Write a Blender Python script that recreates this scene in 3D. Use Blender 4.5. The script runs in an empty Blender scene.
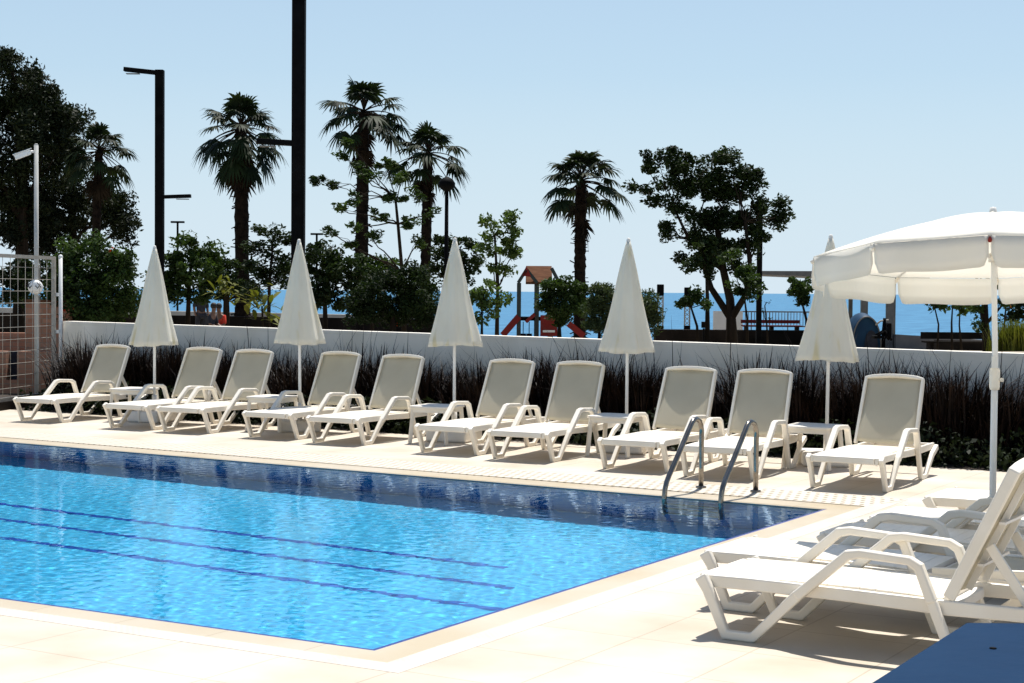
import bpy, math, random
import numpy as np
from mathutils import Vector, Matrix

random.seed(7); RNG = np.random.default_rng(7)
SC = bpy.context.scene
COL = SC.collection
R = math.radians
PI = math.pi

# ------------------------------------------------------------------ camera numbers
F = 1640.0; H = 1.7
PITCH, ROLL, YAW = R(1.75), R(0.45), R(31.0)
f0 = np.array([-math.sin(YAW), math.cos(YAW), 0.0]); r0 = np.array([math.cos(YAW), math.sin(YAW), 0.0]); u0 = np.array([0, 0, 1.0])
fw = f0*math.cos(PITCH) - u0*math.sin(PITCH)
up = u0*math.cos(PITCH) + f0*math.sin(PITCH)
RX = r0*math.cos(ROLL) + up*math.sin(ROLL)
UX = -r0*math.sin(ROLL) + up*math.cos(ROLL)
EYE = np.array([0, 0, H])

def dep(x, y, D):
    """world point at sight line (x, y) of the survey photograph, D metres away"""
    d = fw*F + RX*(x-512) - UX*(y-341.5)
    return EYE + d*(D/(d @ f0))

def terr(D):
    return 1.0 - max(0.0, D-19.0)*0.0315

def foot(x, D):
    p = dep(x, 300, D)
    return np.array([p[0], p[1], terr(D)])

# ------------------------------------------------------------------ tagging
def tag(o, label=None, cat=None, group=None, kind=None):
    if label: o['label'] = label
    if cat: o['category'] = cat
    if group: o['group'] = group
    if kind: o['kind'] = kind
    return o

def thing(name, label, cat, loc=(0, 0, 0), rz=0.0, group=None):
    o = bpy.data.objects.new(name, None); COL.objects.link(o)
    o.empty_display_size = 0.1
    o.location = loc; o.rotation_euler = (0, 0, rz)
    return tag(o, label, cat, group)

def dup(root, loc, rz, label, group=None):
    r = root.copy(); COL.objects.link(r); r.location = loc; r.rotation_euler = (0, 0, rz)
    r['label'] = label
    if group: r['group'] = group
    for ch in list(root.children):
        c = ch.copy(); COL.objects.link(c); c.parent = r
        for g in list(ch.children):
            d = g.copy(); COL.objects.link(d); d.parent = c
    return r

# ------------------------------------------------------------------ mesh builder
class MB:
    def __init__(s): s.v = []; s.f = []; s.sm = []
    def add(s, vs, fs, smooth=False):
        n = len(s.v); s.v.extend([tuple(map(float, p)) for p in vs])
        for q in fs: s.f.append(tuple(i+n for i in q)); s.sm.append(smooth)
        return s
    def box(s, c, d, rz=0.0, M=None):
        x, y, z = d[0]/2, d[1]/2, d[2]/2
        vs = [(-x,-y,-z),(x,-y,-z),(x,y,-z),(-x,y,-z),(-x,-y,z),(x,-y,z),(x,y,z),(-x,y,z)]
        ca, sa = math.cos(rz), math.sin(rz)
        if M is not None: vs = [tuple(M @ Vector(p)) for p in vs]
        else: vs = [(p[0]*ca-p[1]*sa+c[0], p[0]*sa+p[1]*ca+c[1], p[2]+c[2]) for p in vs]
        return s.add(vs, [(0,3,2,1),(4,5,6,7),(0,1,5,4),(1,2,6,5),(2,3,7,6),(3,0,4,7)])
    def bar(s, a, b, w, h, upv=(0,0,1)):
        a = Vector(a); b = Vector(b); d = (b-a); L = d.length; d.normalize()
        u = Vector(upv); x = d.cross(u)
        if x.length < 1e-4: x = d.cross(Vector((1,0,0)))
        x.normalize(); u = x.cross(d)
        M = Matrix((x, d, u)).transposed().to_4x4(); M.translation = (a+b)/2
        return s.box(None, (w, L, h), M=M)
    def tube(s, pts, rad, n=10, cap=True, smooth=True):
        pts = [Vector(p) for p in pts]
        if not hasattr(rad, '__len__'): rad = [rad]*len(pts)
        prev = None; rings = []
        for i, p in enumerate(pts):
            t = (pts[min(i+1, len(pts)-1)] - pts[max(i-1, 0)]).normalized()
            if prev is None:
                a = t.cross(Vector((0,0,1)))
                if a.length < 1e-3: a = t.cross(Vector((1,0,0)))
            else:
                a = prev - t*prev.dot(t)
            a.normalize(); prev = a; b = t.cross(a)
            rings.append([p + (a*math.cos(2*PI*k/n)+b*math.sin(2*PI*k/n))*rad[i] for k in range(n)])
        vs = [q for r_ in rings for q in r_]; fs = []
        for i in range(len(pts)-1):
            for k in range(n):
                k2 = (k+1) % n
                fs.append((i*n+k, i*n+k2, (i+1)*n+k2, (i+1)*n+k))
        s.add(vs, fs, smooth)
        if cap:
            m = len(s.v)-len(vs)
            s.f.append(tuple(m+k for k in reversed(range(n)))); s.sm.append(False)
            s.f.append(tuple(m+(len(pts)-1)*n+k for k in range(n))); s.sm.append(False)
        return s
    def ribbon(s, pts, t, y0, y1):
        """polyline in (x,z) thickened by t (scalar or list), extruded from y0 to y1"""
        P = [np.array(p, float) for p in pts]
        if not hasattr(t, '__len__'): t = [t]*len(P)
        L = []; Rr = []
        for i, p in enumerate(P):
            a = P[i]-P[i-1] if i > 0 else P[1]-P[0]
            b = P[i+1]-P[i] if i < len(P)-1 else P[-1]-P[-2]
            a = a/np.linalg.norm(a); b = b/np.linalg.norm(b)
            na = np.array([-a[1], a[0]]); nb = np.array([-b[1], b[0]])
            m = na+nb; m = m/np.linalg.norm(m); k = min(2.0, 1/max(0.3, m @ na))
            L.append(p+m*t[i]/2*k); Rr.append(p-m*t[i]/2*k)
        n = len(P); vs = []
        for i in range(n):
            vs += [(L[i][0], y0, L[i][1]), (Rr[i][0], y0, Rr[i][1]), (Rr[i][0], y1, Rr[i][1]), (L[i][0], y1, L[i][1])]
        fs = []
        for i in range(n-1):
            for k in range(4):
                k2 = (k+1) % 4
                fs.append((i*4+k, (i+1)*4+k, (i+1)*4+k2, i*4+k2))
        fs.append((0,1,2,3)); e = (n-1)*4; fs.append((e+3,e+2,e+1,e))
        return s.add(vs, fs)
    def lathe(s, prof, n=32, c=(0,0), fr=None, smooth=True):
        vs = []; fs = []
        for i, (r_, z) in enumerate(prof):
            for k in range(n):
                th = 2*PI*k/n; rr = r_*(fr(th, i) if fr else 1.0)
                vs.append((c[0]+rr*math.cos(th), c[1]+rr*math.sin(th), z))
        for i in range(len(prof)-1):
            for k in range(n):
                k2 = (k+1) % n
                fs.append((i*n+k, i*n+k2, (i+1)*n+k2, (i+1)*n+k))
        return s.add(vs, fs, smooth)
    def ball(s, c, r_, n=16, m=10, sq=(1,1,1)):
        vs = []; fs = []
        for i in range(m+1):
            ph = PI*i/m
            for k in range(n):
                th = 2*PI*k/n
                vs.append((c[0]+r_*sq[0]*math.sin(ph)*math.cos(th), c[1]+r_*sq[1]*math.sin(ph)*math.sin(th), c[2]-r_*sq[2]*math.cos(ph)))
        for i in range(m):
            for k in range(n):
                k2 = (k+1) % n; fs.append((i*n+k, i*n+k2, (i+1)*n+k2, (i+1)*n+k))
        return s.add(vs, fs, True)
    def poly(s, pts2, z0, z1):
        n = len(pts2)
        vs = [(p[0], p[1], z0) for p in pts2]+[(p[0], p[1], z1) for p in pts2]
        fs = [tuple(reversed(range(n))), tuple(range(n, 2*n))]+[(i, (i+1) % n, n+(i+1) % n, n+i) for i in range(n)]
        return s.add(vs, fs)
    def build(s, name, mat, parent=None, bevel=0.0, seg=2, solid=0.0):
        me = bpy.data.meshes.new(name)
        me.from_pydata(s.v, [], s.f); me.update()
        me.polygons.foreach_set('use_smooth', s.sm)
        me.materials.append(mat)
        o = bpy.data.objects.new(name, me); COL.objects.link(o)
        if parent is not None: o.parent = parent
        if solid:
            m = o.modifiers.new('solid', 'SOLIDIFY'); m.thickness = solid; m.offset = 0
        if bevel:
            m = o.modifiers.new('bevel', 'BEVEL'); m.width = bevel; m.segments = seg; m.limit_method = 'ANGLE'; m.angle_limit = R(40)
            m.harden_normals = False
        return o

def fast_mesh(name, V, Fq, mat, parent=None, smooth=False):
    """V (n,3), Fq (m,k) numpy arrays"""
    me = bpy.data.meshes.new(name)
    k = Fq.shape[1]; m = len(Fq)
    me.vertices.add(len(V)); me.vertices.foreach_set('co', np.ascontiguousarray(V, dtype=np.float32).ravel())
    me.loops.add(m*k); me.loops.foreach_set('vertex_index', np.ascontiguousarray(Fq, dtype=np.int32).ravel())
    me.polygons.add(m); me.polygons.foreach_set('loop_start', np.arange(0, m*k, k, dtype=np.int32))
    me.polygons.foreach_set('loop_total', np.full(m, k, dtype=np.int32))
    if smooth: me.polygons.foreach_set('use_smooth', np.ones(m, dtype=bool))
    me.update(calc_edges=True); me.validate()
    me.materials.append(mat)
    o = bpy.data.objects.new(name, me); COL.objects.link(o)
    if parent is not None: o.parent = parent
    return o

# ------------------------------------------------------------------ materials
def new_mat(name):
    m = bpy.data.materials.new(name); m.use_nodes = True
    nt = m.node_tree; nt.nodes.clear()
    out = nt.nodes.new('ShaderNodeOutputMaterial')
    return m, nt, nt.nodes, nt.links, out

def rgba(c): return (c[0], c[1], c[2], 1.0)

def noise_ramp(nt, scale, c1, c2, lo=0.35, hi=0.65, detail=4.0, coord='Object', stretch=None):
    N, L = nt.nodes, nt.links
    tc = N.new('ShaderNodeTexCoord'); src = tc.outputs[coord]
    if stretch:
        mp = N.new('ShaderNodeMapping'); mp.inputs['Scale'].default_value = stretch
        L.new(src, mp.inputs['Vector']); src = mp.outputs['Vector']
    nz = N.new('ShaderNodeTexNoise'); nz.inputs['Scale'].default_value = scale; nz.inputs['Detail'].default_value = detail
    L.new(src, nz.inputs['Vector'])
    cr = N.new('ShaderNodeValToRGB'); cr.color_ramp.elements[0].position = lo; cr.color_ramp.elements[1].position = hi
    cr.color_ramp.elements[0].color = rgba(c1); cr.color_ramp.elements[1].color = rgba(c2)
    L.new(nz.outputs['Fac'], cr.inputs['Fac'])
    return cr.outputs['Color'], nz.outputs['Fac'], src

def surf(name, c1, c2, scale=6.0, rough=0.5, metal=0.0, bump=0.0, bscale=None, spec=0.5, lo=0.35, hi=0.65, coord='Object', stretch=None):
    m, nt, N, L, out = new_mat(name)
    col, fac, src = noise_ramp(nt, scale, c1, c2, lo, hi, coord=coord, stretch=stretch)
    p = N.new('ShaderNodeBsdfPrincipled')
    L.new(col, p.inputs['Base Color'])
    p.inputs['Roughness'].default_value = rough; p.inputs['Metallic'].default_value = metal
    p.inputs['Specular IOR Level'].default_value = spec
    if bump:
        nz = N.new('ShaderNodeTexNoise'); nz.inputs['Scale'].default_value = bscale or scale*4; nz.inputs['Detail'].default_value = 5
        L.new(src, nz.inputs['Vector'])
        b = N.new('ShaderNodeBump'); b.inputs['Strength'].default_value = bump; b.inputs['Distance'].default_value = 0.02
        L.new(nz.outputs['Fac'], b.inputs['Height']); L.new(b.outputs['Normal'], p.inputs['Normal'])
    L.new(p.outputs['BSDF'], out.inputs['Surface'])
    return m

def cloth(name, c1, c2, scale, transl, stain=None):
    """diffuse + translucent sheet"""
    m, nt, N, L, out = new_mat(name)
    col, fac, src = noise_ramp(nt, scale, c1, c2, 0.3, 0.7, stretch=(1, 1, 0.35))
    if stain:
        nz = N.new('ShaderNodeTexNoise'); nz.inputs['Scale'].default_value = 5.0; nz.inputs['Detail'].default_value = 2
        mp = N.new('ShaderNodeMapping'); mp.inputs['Scale'].default_value = (1.6, 1.6, 0.16); mp.inputs['Location'].default_value = stain
        tc = N.new('ShaderNodeTexCoord'); L.new(tc.outputs['Object'], mp.inputs['Vector']); L.new(mp.outputs['Vector'], nz.inputs['Vector'])
        cr = N.new('ShaderNodeValToRGB'); cr.color_ramp.elements[0].position = 0.6; cr.color_ramp.elements[1].position = 0.72
        cr.color_ramp.elements[0].color = (0, 0, 0, 1); cr.color_ramp.elements[1].color = (0.55, 0.55, 0.55, 1)
        L.new(nz.outputs['Fac'], cr.inputs['Fac'])
        mx = N.new('ShaderNodeMixRGB'); mx.inputs['Color2'].default_value = (0.74, 0.66, 0.38, 1)
        L.new(cr.outputs['Color'], mx.inputs['Fac']); L.new(col, mx.inputs['Color1']); col = mx.outputs['Color']
    d = N.new('ShaderNodeBsdfDiffuse'); t = N.new('ShaderNodeBsdfTranslucent')
    L.new(col, d.inputs['Color']); L.new(col, t.inputs['Color'])
    wv = N.new('ShaderNodeTexNoise'); wv.inputs['Scale'].default_value = 14; L.new(src, wv.inputs['Vector'])
    b = N.new('ShaderNodeBump'); b.inputs['Strength'].default_value = 0.25; b.inputs['Distance'].default_value = 0.02
    L.new(wv.outputs['Fac'], b.inputs['Height']); L.new(b.outputs['Normal'], d.inputs['Normal'])
    x = N.new('ShaderNodeMixShader'); x.inputs['Fac'].default_value = transl
    L.new(d.outputs['BSDF'], x.inputs[1]); L.new(t.outputs['BSDF'], x.inputs[2])
    L.new(x.outputs['Shader'], out.inputs['Surface'])
    return m

def leafy(name, c1, c2, transl=0.25, scale=1.2, rough=0.6, spec=0.12):
    m, nt, N, L, out = new_mat(name)
    col, fac, src = noise_ramp(nt, scale, c1, c2, 0.35, 0.65, detail=6)
    p = N.new('ShaderNodeBsdfPrincipled'); p.inputs['Roughness'].default_value = rough; p.inputs['Specular IOR Level'].default_value = spec
    t = N.new('ShaderNodeBsdfTranslucent')
    L.new(col, p.inputs['Base Color'])
    g = N.new('ShaderNodeMixRGB'); g.blend_type = 'MULTIPLY'; g.inputs['Fac'].default_value = 1.0; g.inputs['Color2'].default_value = (1.5, 1.6, 0.6, 1)
    L.new(col, g.inputs['Color1']); L.new(g.outputs['Color'], t.inputs['Color'])
    x = N.new('ShaderNodeMixShader'); x.inputs['Fac'].default_value = transl
    L.new(p.outputs['BSDF'], x.inputs[1]); L.new(t.outputs['BSDF'], x.inputs[2]); L.new(x.outputs['Shader'], out.inputs['Surface'])
    return m

M = {}
M['plastic'] = surf('white_plastic', (.80,.735,.625), (.855,.80,.70), 5, 0.42, bump=0.04, bscale=60)
M['plastic2'] = surf('aged_white_plastic', (.72,.68,.61), (.82,.79,.74), 3, 0.5, bump=0.04, bscale=60)
M['white_paint'] = surf('white_paint', (.74,.74,.72), (.82,.81,.79), 4, 0.4)
M['mast'] = surf('mast_paint', (.42,.42,.40), (.52,.51,.48), 4, .6, spec=.2)
M['stone_white'] = surf('white_concrete', (.60,.59,.55), (.76,.74,.70), 7, 0.8, bump=0.15)
M['steel'] = surf('stainless_steel', (.21,.185,.155), (.32,.29,.25), 12, 0.2, metal=1.0)
M['black_metal'] = surf('black_metal', (.002,.002,.0025), (.005,.005,.0055), 5, 0.7, spec=.06)
M['grey_metal'] = surf('grey_metal', (.10,.10,.095), (.15,.145,.14), 5, 0.55)
M['galv'] = surf('galvanised', (.30,.275,.235), (.40,.37,.32), 9, 0.6)
M['bark'] = surf('bark', (.012,.009,.006), (.03,.021,.015), 7, 0.95, spec=.1, bump=0.6, bscale=20, stretch=(1,1,.25))
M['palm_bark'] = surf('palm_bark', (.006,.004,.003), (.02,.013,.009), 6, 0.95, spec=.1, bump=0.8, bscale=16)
M['dead_frond'] = surf('dead_frond', (.012,.008,.005), (.032,.021,.012), 3, 0.95, spec=.1)
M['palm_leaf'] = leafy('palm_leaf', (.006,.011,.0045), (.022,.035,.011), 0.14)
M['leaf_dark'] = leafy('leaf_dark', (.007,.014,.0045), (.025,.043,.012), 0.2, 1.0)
M['leaf_mid'] = leafy('leaf_mid', (.012,.025,.007), (.050,.085,.02), 0.24, 1.2)
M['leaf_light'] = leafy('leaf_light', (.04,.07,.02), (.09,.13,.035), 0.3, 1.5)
M['leaf_conifer'] = leafy('leaf_conifer', (.006,.010,.005), (.022,.03,.010), 0.10, 0.5)
M['leaf_yellow'] = leafy('leaf_yellow', (.07,.085,.012), (.14,.14,.025), 0.25, 2)
M['oleander'] = leafy('oleander_leaf', (.03,.05,.02), (.07,.09,.04), 0.2, 1.5)
M['flower_red'] = leafy('flower_red', (.45,.03,.02), (.6,.08,.03), 0.35, 4)
M['flower_orange'] = leafy('flower_orange', (.6,.16,.03), (.75,.3,.06), 0.35, 4)
M['purple_grass'] = leafy('purple_grass', (.003,.0018,.0017), (.019,.010,.008), 0.08, 3)
M['dark_red'] = surf('dark_red_paint', (.10,.012,.014), (.15,.02,.02), 3, .6, spec=.2)
M['low_green'] = leafy('low_green', (.008,.012,.006), (.02,.03,.012), 0.1, 2)
M['wall'] = surf('white_render', (.74,.68,.575), (.86,.805,.71), 2.2, 0.85, bump=0.2, bscale=30, stretch=(1,1,.35), lo=.25, hi=.6)
M['dark_wall'] = surf('dark_wall', (.010,.0075,.006), (.02,.015,.012), 2, 0.9, spec=.1, bump=0.2)
M['grey_wall'] = surf('grey_wall', (.14,.13,.13), (.2,.19,.18), 2, 0.85, bump=0.2)
M['pale_wall'] = surf('pale_wall', (.5,.47,.42), (.62,.58,.52), 1.5, 0.85, bump=0.1)
M['soil'] = surf('soil', (.02,.014,.01), (.05,.035,.025), 4, 0.95, bump=0.5)
M['park'] = surf('park_ground', (.22,.18,.12), (.42,.36,.27), 0.35, 0.95, bump=0.3, bscale=8)
M['red_paint'] = surf('red_plastic', (.16,.008,.006), (.22,.014,.010), 3, 0.5, spec=.25)
M['green_paint'] = surf('dark_green_metal', (.008,.016,.015), (.014,.026,.024), 3, 0.5)
M['brown_roof'] = surf('brown_roof', (.085,.036,.018), (.13,.058,.03), 5, 0.9, spec=.08, stretch=(1,1,6))
M['blue_cloth'] = surf('blue_panel', (.006,.032,.075), (.010,.05,.105), 2, 0.6, spec=.2)
M['skin'] = surf('skin', (.16,.085,.055), (.22,.12,.08), 8, 0.6)
M['dark_cloth'] = surf('dark_cloth', (.015,.017,.025), (.03,.032,.045), 10, 0.9)
M['red_cloth'] = surf('red_cloth', (.7,.05,.025), (.85,.09,.04), 10, 0.9)
M['hair'] = surf('hair', (.01,.008,.006), (.02,.015,.012), 20, 0.7)
M['blue_wood'] = surf('blue_table_paint', (.005,.025,.066), (.009,.036,.088), 2.2, 0.75, spec=.06, bump=0.12, bscale=25, lo=.3, hi=.7)
M['umb_open'] = cloth('parasol_cloth_open', (.89,.87,.81), (.92,.90,.85), 3, 0.52)
M['terracotta'] = None

# back panel: fine perforated plastic weave
def weave():
    m, nt, N, L, out = new_mat('lounger_weave')
    col, fac, src = noise_ramp(nt, 2.5, (.53,.47,.345), (.61,.55,.415), .3, .7)
    d = N.new('ShaderNodeBsdfPrincipled'); d.inputs['Roughness'].default_value = 0.6; d.inputs['Specular IOR Level'].default_value = .3
    t = N.new('ShaderNodeBsdfTranslucent'); L.new(col, d.inputs['Base Color']); L.new(col, t.inputs['Color'])
    x = N.new('ShaderNodeMixShader'); x.inputs['Fac'].default_value = 0.12
    L.new(d.outputs['BSDF'], x.inputs[1]); L.new(t.outputs['BSDF'], x.inputs[2])
    w = N.new('ShaderNodeTexWave'); w.inputs['Scale'].default_value = 40; w.bands_direction = 'Y'; L.new(src, w.inputs['Vector'])
    b = N.new('ShaderNodeBump'); b.inputs['Strength'].default_value = .3; b.inputs['Distance'].default_value = .003
    L.new(w.outputs['Fac'], b.inputs['Height']); L.new(b.outputs['Normal'], d.inputs['Normal'])
    L.new(x.outputs['Shader'], out.inputs['Surface'])
    return m
M['weave'] = weave()

def tiles(name, c1, c2, mortar, sx, sy, msize=0.004, rough=0.6, bump=0.3, stain=None, coord='Object', rot=0.0, offset=0.0, var=.5, rotx=0.0):
    m, nt, N, L, out = new_mat(name)
    tc = N.new('ShaderNodeTexCoord'); mp = N.new('ShaderNodeMapping'); mp.inputs['Rotation'].default_value = (rotx, 0, rot)
    L.new(tc.outputs[coord], mp.inputs['Vector'])
    br = N.new('ShaderNodeTexBrick'); br.offset = offset; br.squash = 1.0
    br.inputs['Scale'].default_value = 1.0; br.inputs['Brick Width'].default_value = sx; br.inputs['Row Height'].default_value = sy
    br.inputs['Mortar Size'].default_value = msize; br.inputs['Mortar Smooth'].default_value = 0.2
    br.inputs['Color1'].default_value = rgba(c1); br.inputs['Color2'].default_value = rgba(c2); br.inputs['Mortar'].default_value = rgba(mortar)
    L.new(mp.outputs['Vector'], br.inputs['Vector'])
    nz = N.new('ShaderNodeTexNoise'); nz.inputs['Scale'].default_value = 1.3; nz.inputs['Detail'].default_value = 8; L.new(tc.outputs[coord], nz.inputs['Vector'])
    cr = N.new('ShaderNodeValToRGB'); cr.color_ramp.elements[0].position = .3; cr.color_ramp.elements[1].position = .7
    cr.color_ramp.elements[0].color = rgba(stain or (.86,.83,.78)); cr.color_ramp.elements[1].color = (1,1,1,1)
    L.new(nz.outputs['Fac'], cr.inputs['Fac'])
    mx = N.new('ShaderNodeMixRGB'); mx.blend_type = 'MULTIPLY'; mx.inputs['Fac'].default_value = var
    L.new(br.outputs['Color'], mx.inputs['Color1']); L.new(cr.outputs['Color'], mx.inputs['Color2'])
    p = N.new('ShaderNodeBsdfPrincipled'); p.inputs['Roughness'].default_value = rough; L.new(mx.outputs['Color'], p.inputs['Base Color'])
    n2 = N.new('ShaderNodeTexNoise'); n2.inputs['Scale'].default_value = 60; L.new(tc.outputs[coord], n2.inputs['Vector'])
    ad = N.new('ShaderNodeMath'); ad.operation = 'MULTIPLY_ADD'; ad.inputs[1].default_value = -1.0
    L.new(br.outputs['Fac'], ad.inputs[0])
    mm = N.new('ShaderNodeMath'); mm.operation = 'MULTIPLY'; mm.inputs[1].default_value = .25; L.new(n2.outputs['Fac'], mm.inputs[0]); L.new(mm.outputs[0], ad.inputs[2])
    b = N.new('ShaderNodeBump'); b.inputs['Strength'].default_value = bump; b.inputs['Distance'].default_value = .004
    L.new(ad.outputs[0], b.inputs['Height']); L.new(b.outputs['Normal'], p.inputs['Normal'])
    L.new(p.outputs['BSDF'], out.inputs['Surface'])
    return m
M['deck'] = tiles('deck_tiles', (.59,.53,.445), (.65,.59,.50), (.48,.415,.33), .60, .60, .005, .6, stain=(.70,.63,.53), var=.8)
M['coping'] = tiles('coping_tiles', (.56,.49,.385), (.60,.53,.42), (.44,.36,.26), .60, 5.0, .004, .35, stain=(.84,.76,.58), var=.8)
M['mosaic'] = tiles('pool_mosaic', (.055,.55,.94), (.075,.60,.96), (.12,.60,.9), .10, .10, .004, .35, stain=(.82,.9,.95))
M['navy'] = tiles('navy_mosaic', (.010,.03,.22), (.014,.045,.28), (.03,.06,.25), .05, .05, .004, .3)
M['line'] = tiles('lane_line_mosaic', (.010,.09,.50), (.014,.11,.55), (.03,.12,.5), .05, .05, .004, .3)
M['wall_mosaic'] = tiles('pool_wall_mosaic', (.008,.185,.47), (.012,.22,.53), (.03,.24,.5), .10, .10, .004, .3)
M['terracotta'] = tiles('terracotta_brick', (.28,.125,.075), (.38,.19,.12), (.26,.18,.13), .24, .08, .008, .9, bump=.6, coord='Object', offset=.5, rotx=R(-90))

def grating():
    m, nt, N, L, out = new_mat('dotted_grating')
    tc = N.new('ShaderNodeTexCoord'); mp = N.new('ShaderNodeMapping'); mp.inputs['Rotation'].default_value = (0, 0, R(45)); mp.inputs['Scale'].default_value = (14, 14, 14)
    m0 = N.new('ShaderNodeMapping'); m0.inputs['Scale'].default_value = (1.25, .38, 1); L.new(tc.outputs['Object'], m0.inputs['Vector']); L.new(m0.outputs['Vector'], mp.inputs['Vector'])
    vo = N.new('ShaderNodeTexVoronoi'); vo.inputs['Randomness'].default_value = 0.0; vo.inputs['Scale'].default_value = 1.0; vo.voronoi_dimensions = '2D'
    L.new(mp.outputs['Vector'], vo.inputs['Vector'])
    cr = N.new('ShaderNodeValToRGB'); cr.color_ramp.elements[0].position = .22; cr.color_ramp.elements[1].position = .30
    cr.color_ramp.elements[0].color = (.27,.22,.16,1); cr.color_ramp.elements[1].color = (.62,.55,.45,1)
    L.new(vo.outputs['Distance'], cr.inputs['Fac'])
    p = N.new('ShaderNodeBsdfPrincipled'); p.inputs['Roughness'].default_value = .55; L.new(cr.outputs['Color'], p.inputs['Base Color'])
    b = N.new('ShaderNodeBump'); b.inputs['Distance'].default_value = .01; b.inputs['Strength'].default_value = .6
    L.new(cr.outputs['Color'], b.inputs['Height']); L.new(b.outputs['Normal'], p.inputs['Normal'])
    L.new(p.outputs['BSDF'], out.inputs['Surface'])
    return m
M['grating'] = grating()

def slotted():
    m, nt, N, L, out = new_mat('slotted_gutter')
    col, fac, src = noise_ramp(nt, 3, (.58,.52,.44), (.66,.60,.52))
    p = N.new('ShaderNodeBsdfPrincipled'); p.inputs['Roughness'].default_value = .45; L.new(col, p.inputs['Base Color'])
    w = N.new('ShaderNodeTexWave'); w.inputs['Scale'].default_value = 16; w.bands_direction = 'DIAGONAL'; L.new(src, w.inputs['Vector'])
    b = N.new('ShaderNodeBump'); b.inputs['Strength'].default_value = .3; b.inputs['Distance'].default_value = .004
    L.new(w.outputs['Fac'], b.inputs['Height']); L.new(b.outputs['Normal'], p.inputs['Normal'])
    L.new(p.outputs['BSDF'], out.inputs['Surface'])
    return m
M['gutter'] = slotted()

def sea_mat():
    m, nt, N, L, out = new_mat('sea_water')
    tc = N.new('ShaderNodeTexCoord')
    mp = N.new('ShaderNodeMapping'); mp.inputs['Rotation'].default_value = (0, 0, -YAW); mp.inputs['Scale'].default_value = (.5, .07, 1)
    L.new(tc.outputs['Object'], mp.inputs['Vector'])
    nz = N.new('ShaderNodeTexNoise'); nz.inputs['Scale'].default_value = 1.0; nz.inputs['Detail'].default_value = 8; nz.inputs['Roughness'].default_value = .65
    L.new(mp.outputs['Vector'], nz.inputs['Vector'])
    cr = N.new('ShaderNodeValToRGB'); cr.color_ramp.elements[0].position = .35; cr.color_ramp.elements[1].position = .68
    cr.color_ramp.elements[0].color = (.022,.115,.225,1); cr.color_ramp.elements[1].color = (.065,.23,.385,1)
    L.new(nz.outputs['Fac'], cr.inputs['Fac'])
    p = N.new('ShaderNodeBsdfPrincipled'); p.inputs['Roughness'].default_value = .5; p.inputs['Specular IOR Level'].default_value = .12
    L.new(cr.outputs['Color'], p.inputs['Base Color'])
    b = N.new('ShaderNodeBump'); b.inputs['Strength'].default_value = .6; b.inputs['Distance'].default_value = .5
    L.new(nz.outputs['Fac'], b.inputs['Height']); L.new(b.outputs['Normal'], p.inputs['Normal'])
    L.new(p.outputs['BSDF'], out.inputs['Surface'])
    return m
M['sea'] = sea_mat()

def water_mat():
    m, nt, N, L, out = new_mat('pool_water')
    g = N.new('ShaderNodeBsdfRefraction'); g.inputs['IOR'].default_value = 1.33; g.inputs['Roughness'].default_value = 0.0
    g.inputs['Color'].default_value = (.96, .99, 1, 1)
    s = N.new('ShaderNodeBsdfGlossy'); s.inputs['Roughness'].default_value = 0.0; s.inputs['Color'].default_value = (.62, .82, 1, 1)
    fr = N.new('ShaderNodeFresnel'); fr.inputs['IOR'].default_value = 1.33
    k = N.new('ShaderNodeMath'); k.operation = 'MULTIPLY'; k.inputs[1].default_value = .88; L.new(fr.outputs['Fac'], k.inputs[0])
    x = N.new('ShaderNodeMixShader'); L.new(k.outputs[0], x.inputs['Fac']); L.new(g.outputs['BSDF'], x.inputs[1]); L.new(s.outputs['BSDF'], x.inputs[2])
    L.new(x.outputs['Shader'], out.inputs['Surface'])
    return m
M['water'] = water_mat()


# ================================================================== render, world, sun, camera
SC.render.engine = 'CYCLES'
SC.view_settings.view_transform = 'Standard'; SC.view_settings.look = 'None'; SC.view_settings.gamma = 1.0
SC.view_settings.exposure = 0.36
SC.cycles.use_denoising = True
SC.cycles.max_bounces = 10; SC.cycles.transmission_bounces = 8; SC.cycles.transparent_max_bounces = 12
SC.cycles.caustics_reflective = False; SC.cycles.caustics_refractive = True
SC.cycles.sample_clamp_indirect = 6.0
SUN = Vector((-0.11, 0.41, 1.0)).normalized()          # towards the sun: high above the sea
EL = math.asin(SUN.z); AZ = math.atan2(SUN.x, SUN.y)
w = bpy.data.worlds.new('World'); SC.world = w; w.use_nodes = True
nt = w.node_tree; bg = nt.nodes['Background']
sky = nt.nodes.new('ShaderNodeTexSky'); sky.sky_type = 'NISHITA'; sky.sun_disc = False
sky.sun_elevation = EL; sky.sun_rotation = AZ; sky.air_density = 1.0; sky.dust_density = 0.6; sky.ozone_density = 1.6; sky.altitude = 0
tcw = nt.nodes.new('ShaderNodeTexCoord'); sx = nt.nodes.new('ShaderNodeSeparateXYZ'); nt.links.new(tcw.outputs['Generated'], sx.inputs['Vector'])
hr = nt.nodes.new('ShaderNodeMapRange'); hr.inputs['From Min'].default_value = 0.0; hr.inputs['From Max'].default_value = 0.42; hr.inputs['To Min'].default_value = .88; hr.inputs['To Max'].default_value = .04
nt.links.new(sx.outputs['Z'], hr.inputs['Value'])
hz = nt.nodes.new('ShaderNodeMixRGB'); hz.inputs['Color2'].default_value = (5.2, 7.0, 8.45, 1)     # sea haze
hz2 = nt.nodes.new('ShaderNodeMixRGB'); hz2.inputs['Color2'].default_value = (6.5, 7.5, 8.2, 1); h2 = nt.nodes.new('ShaderNodeMapRange'); h2.inputs['From Max'].default_value = .13; h2.inputs['To Min'].default_value = .75; h2.inputs['To Max'].default_value = 0.0
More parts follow.
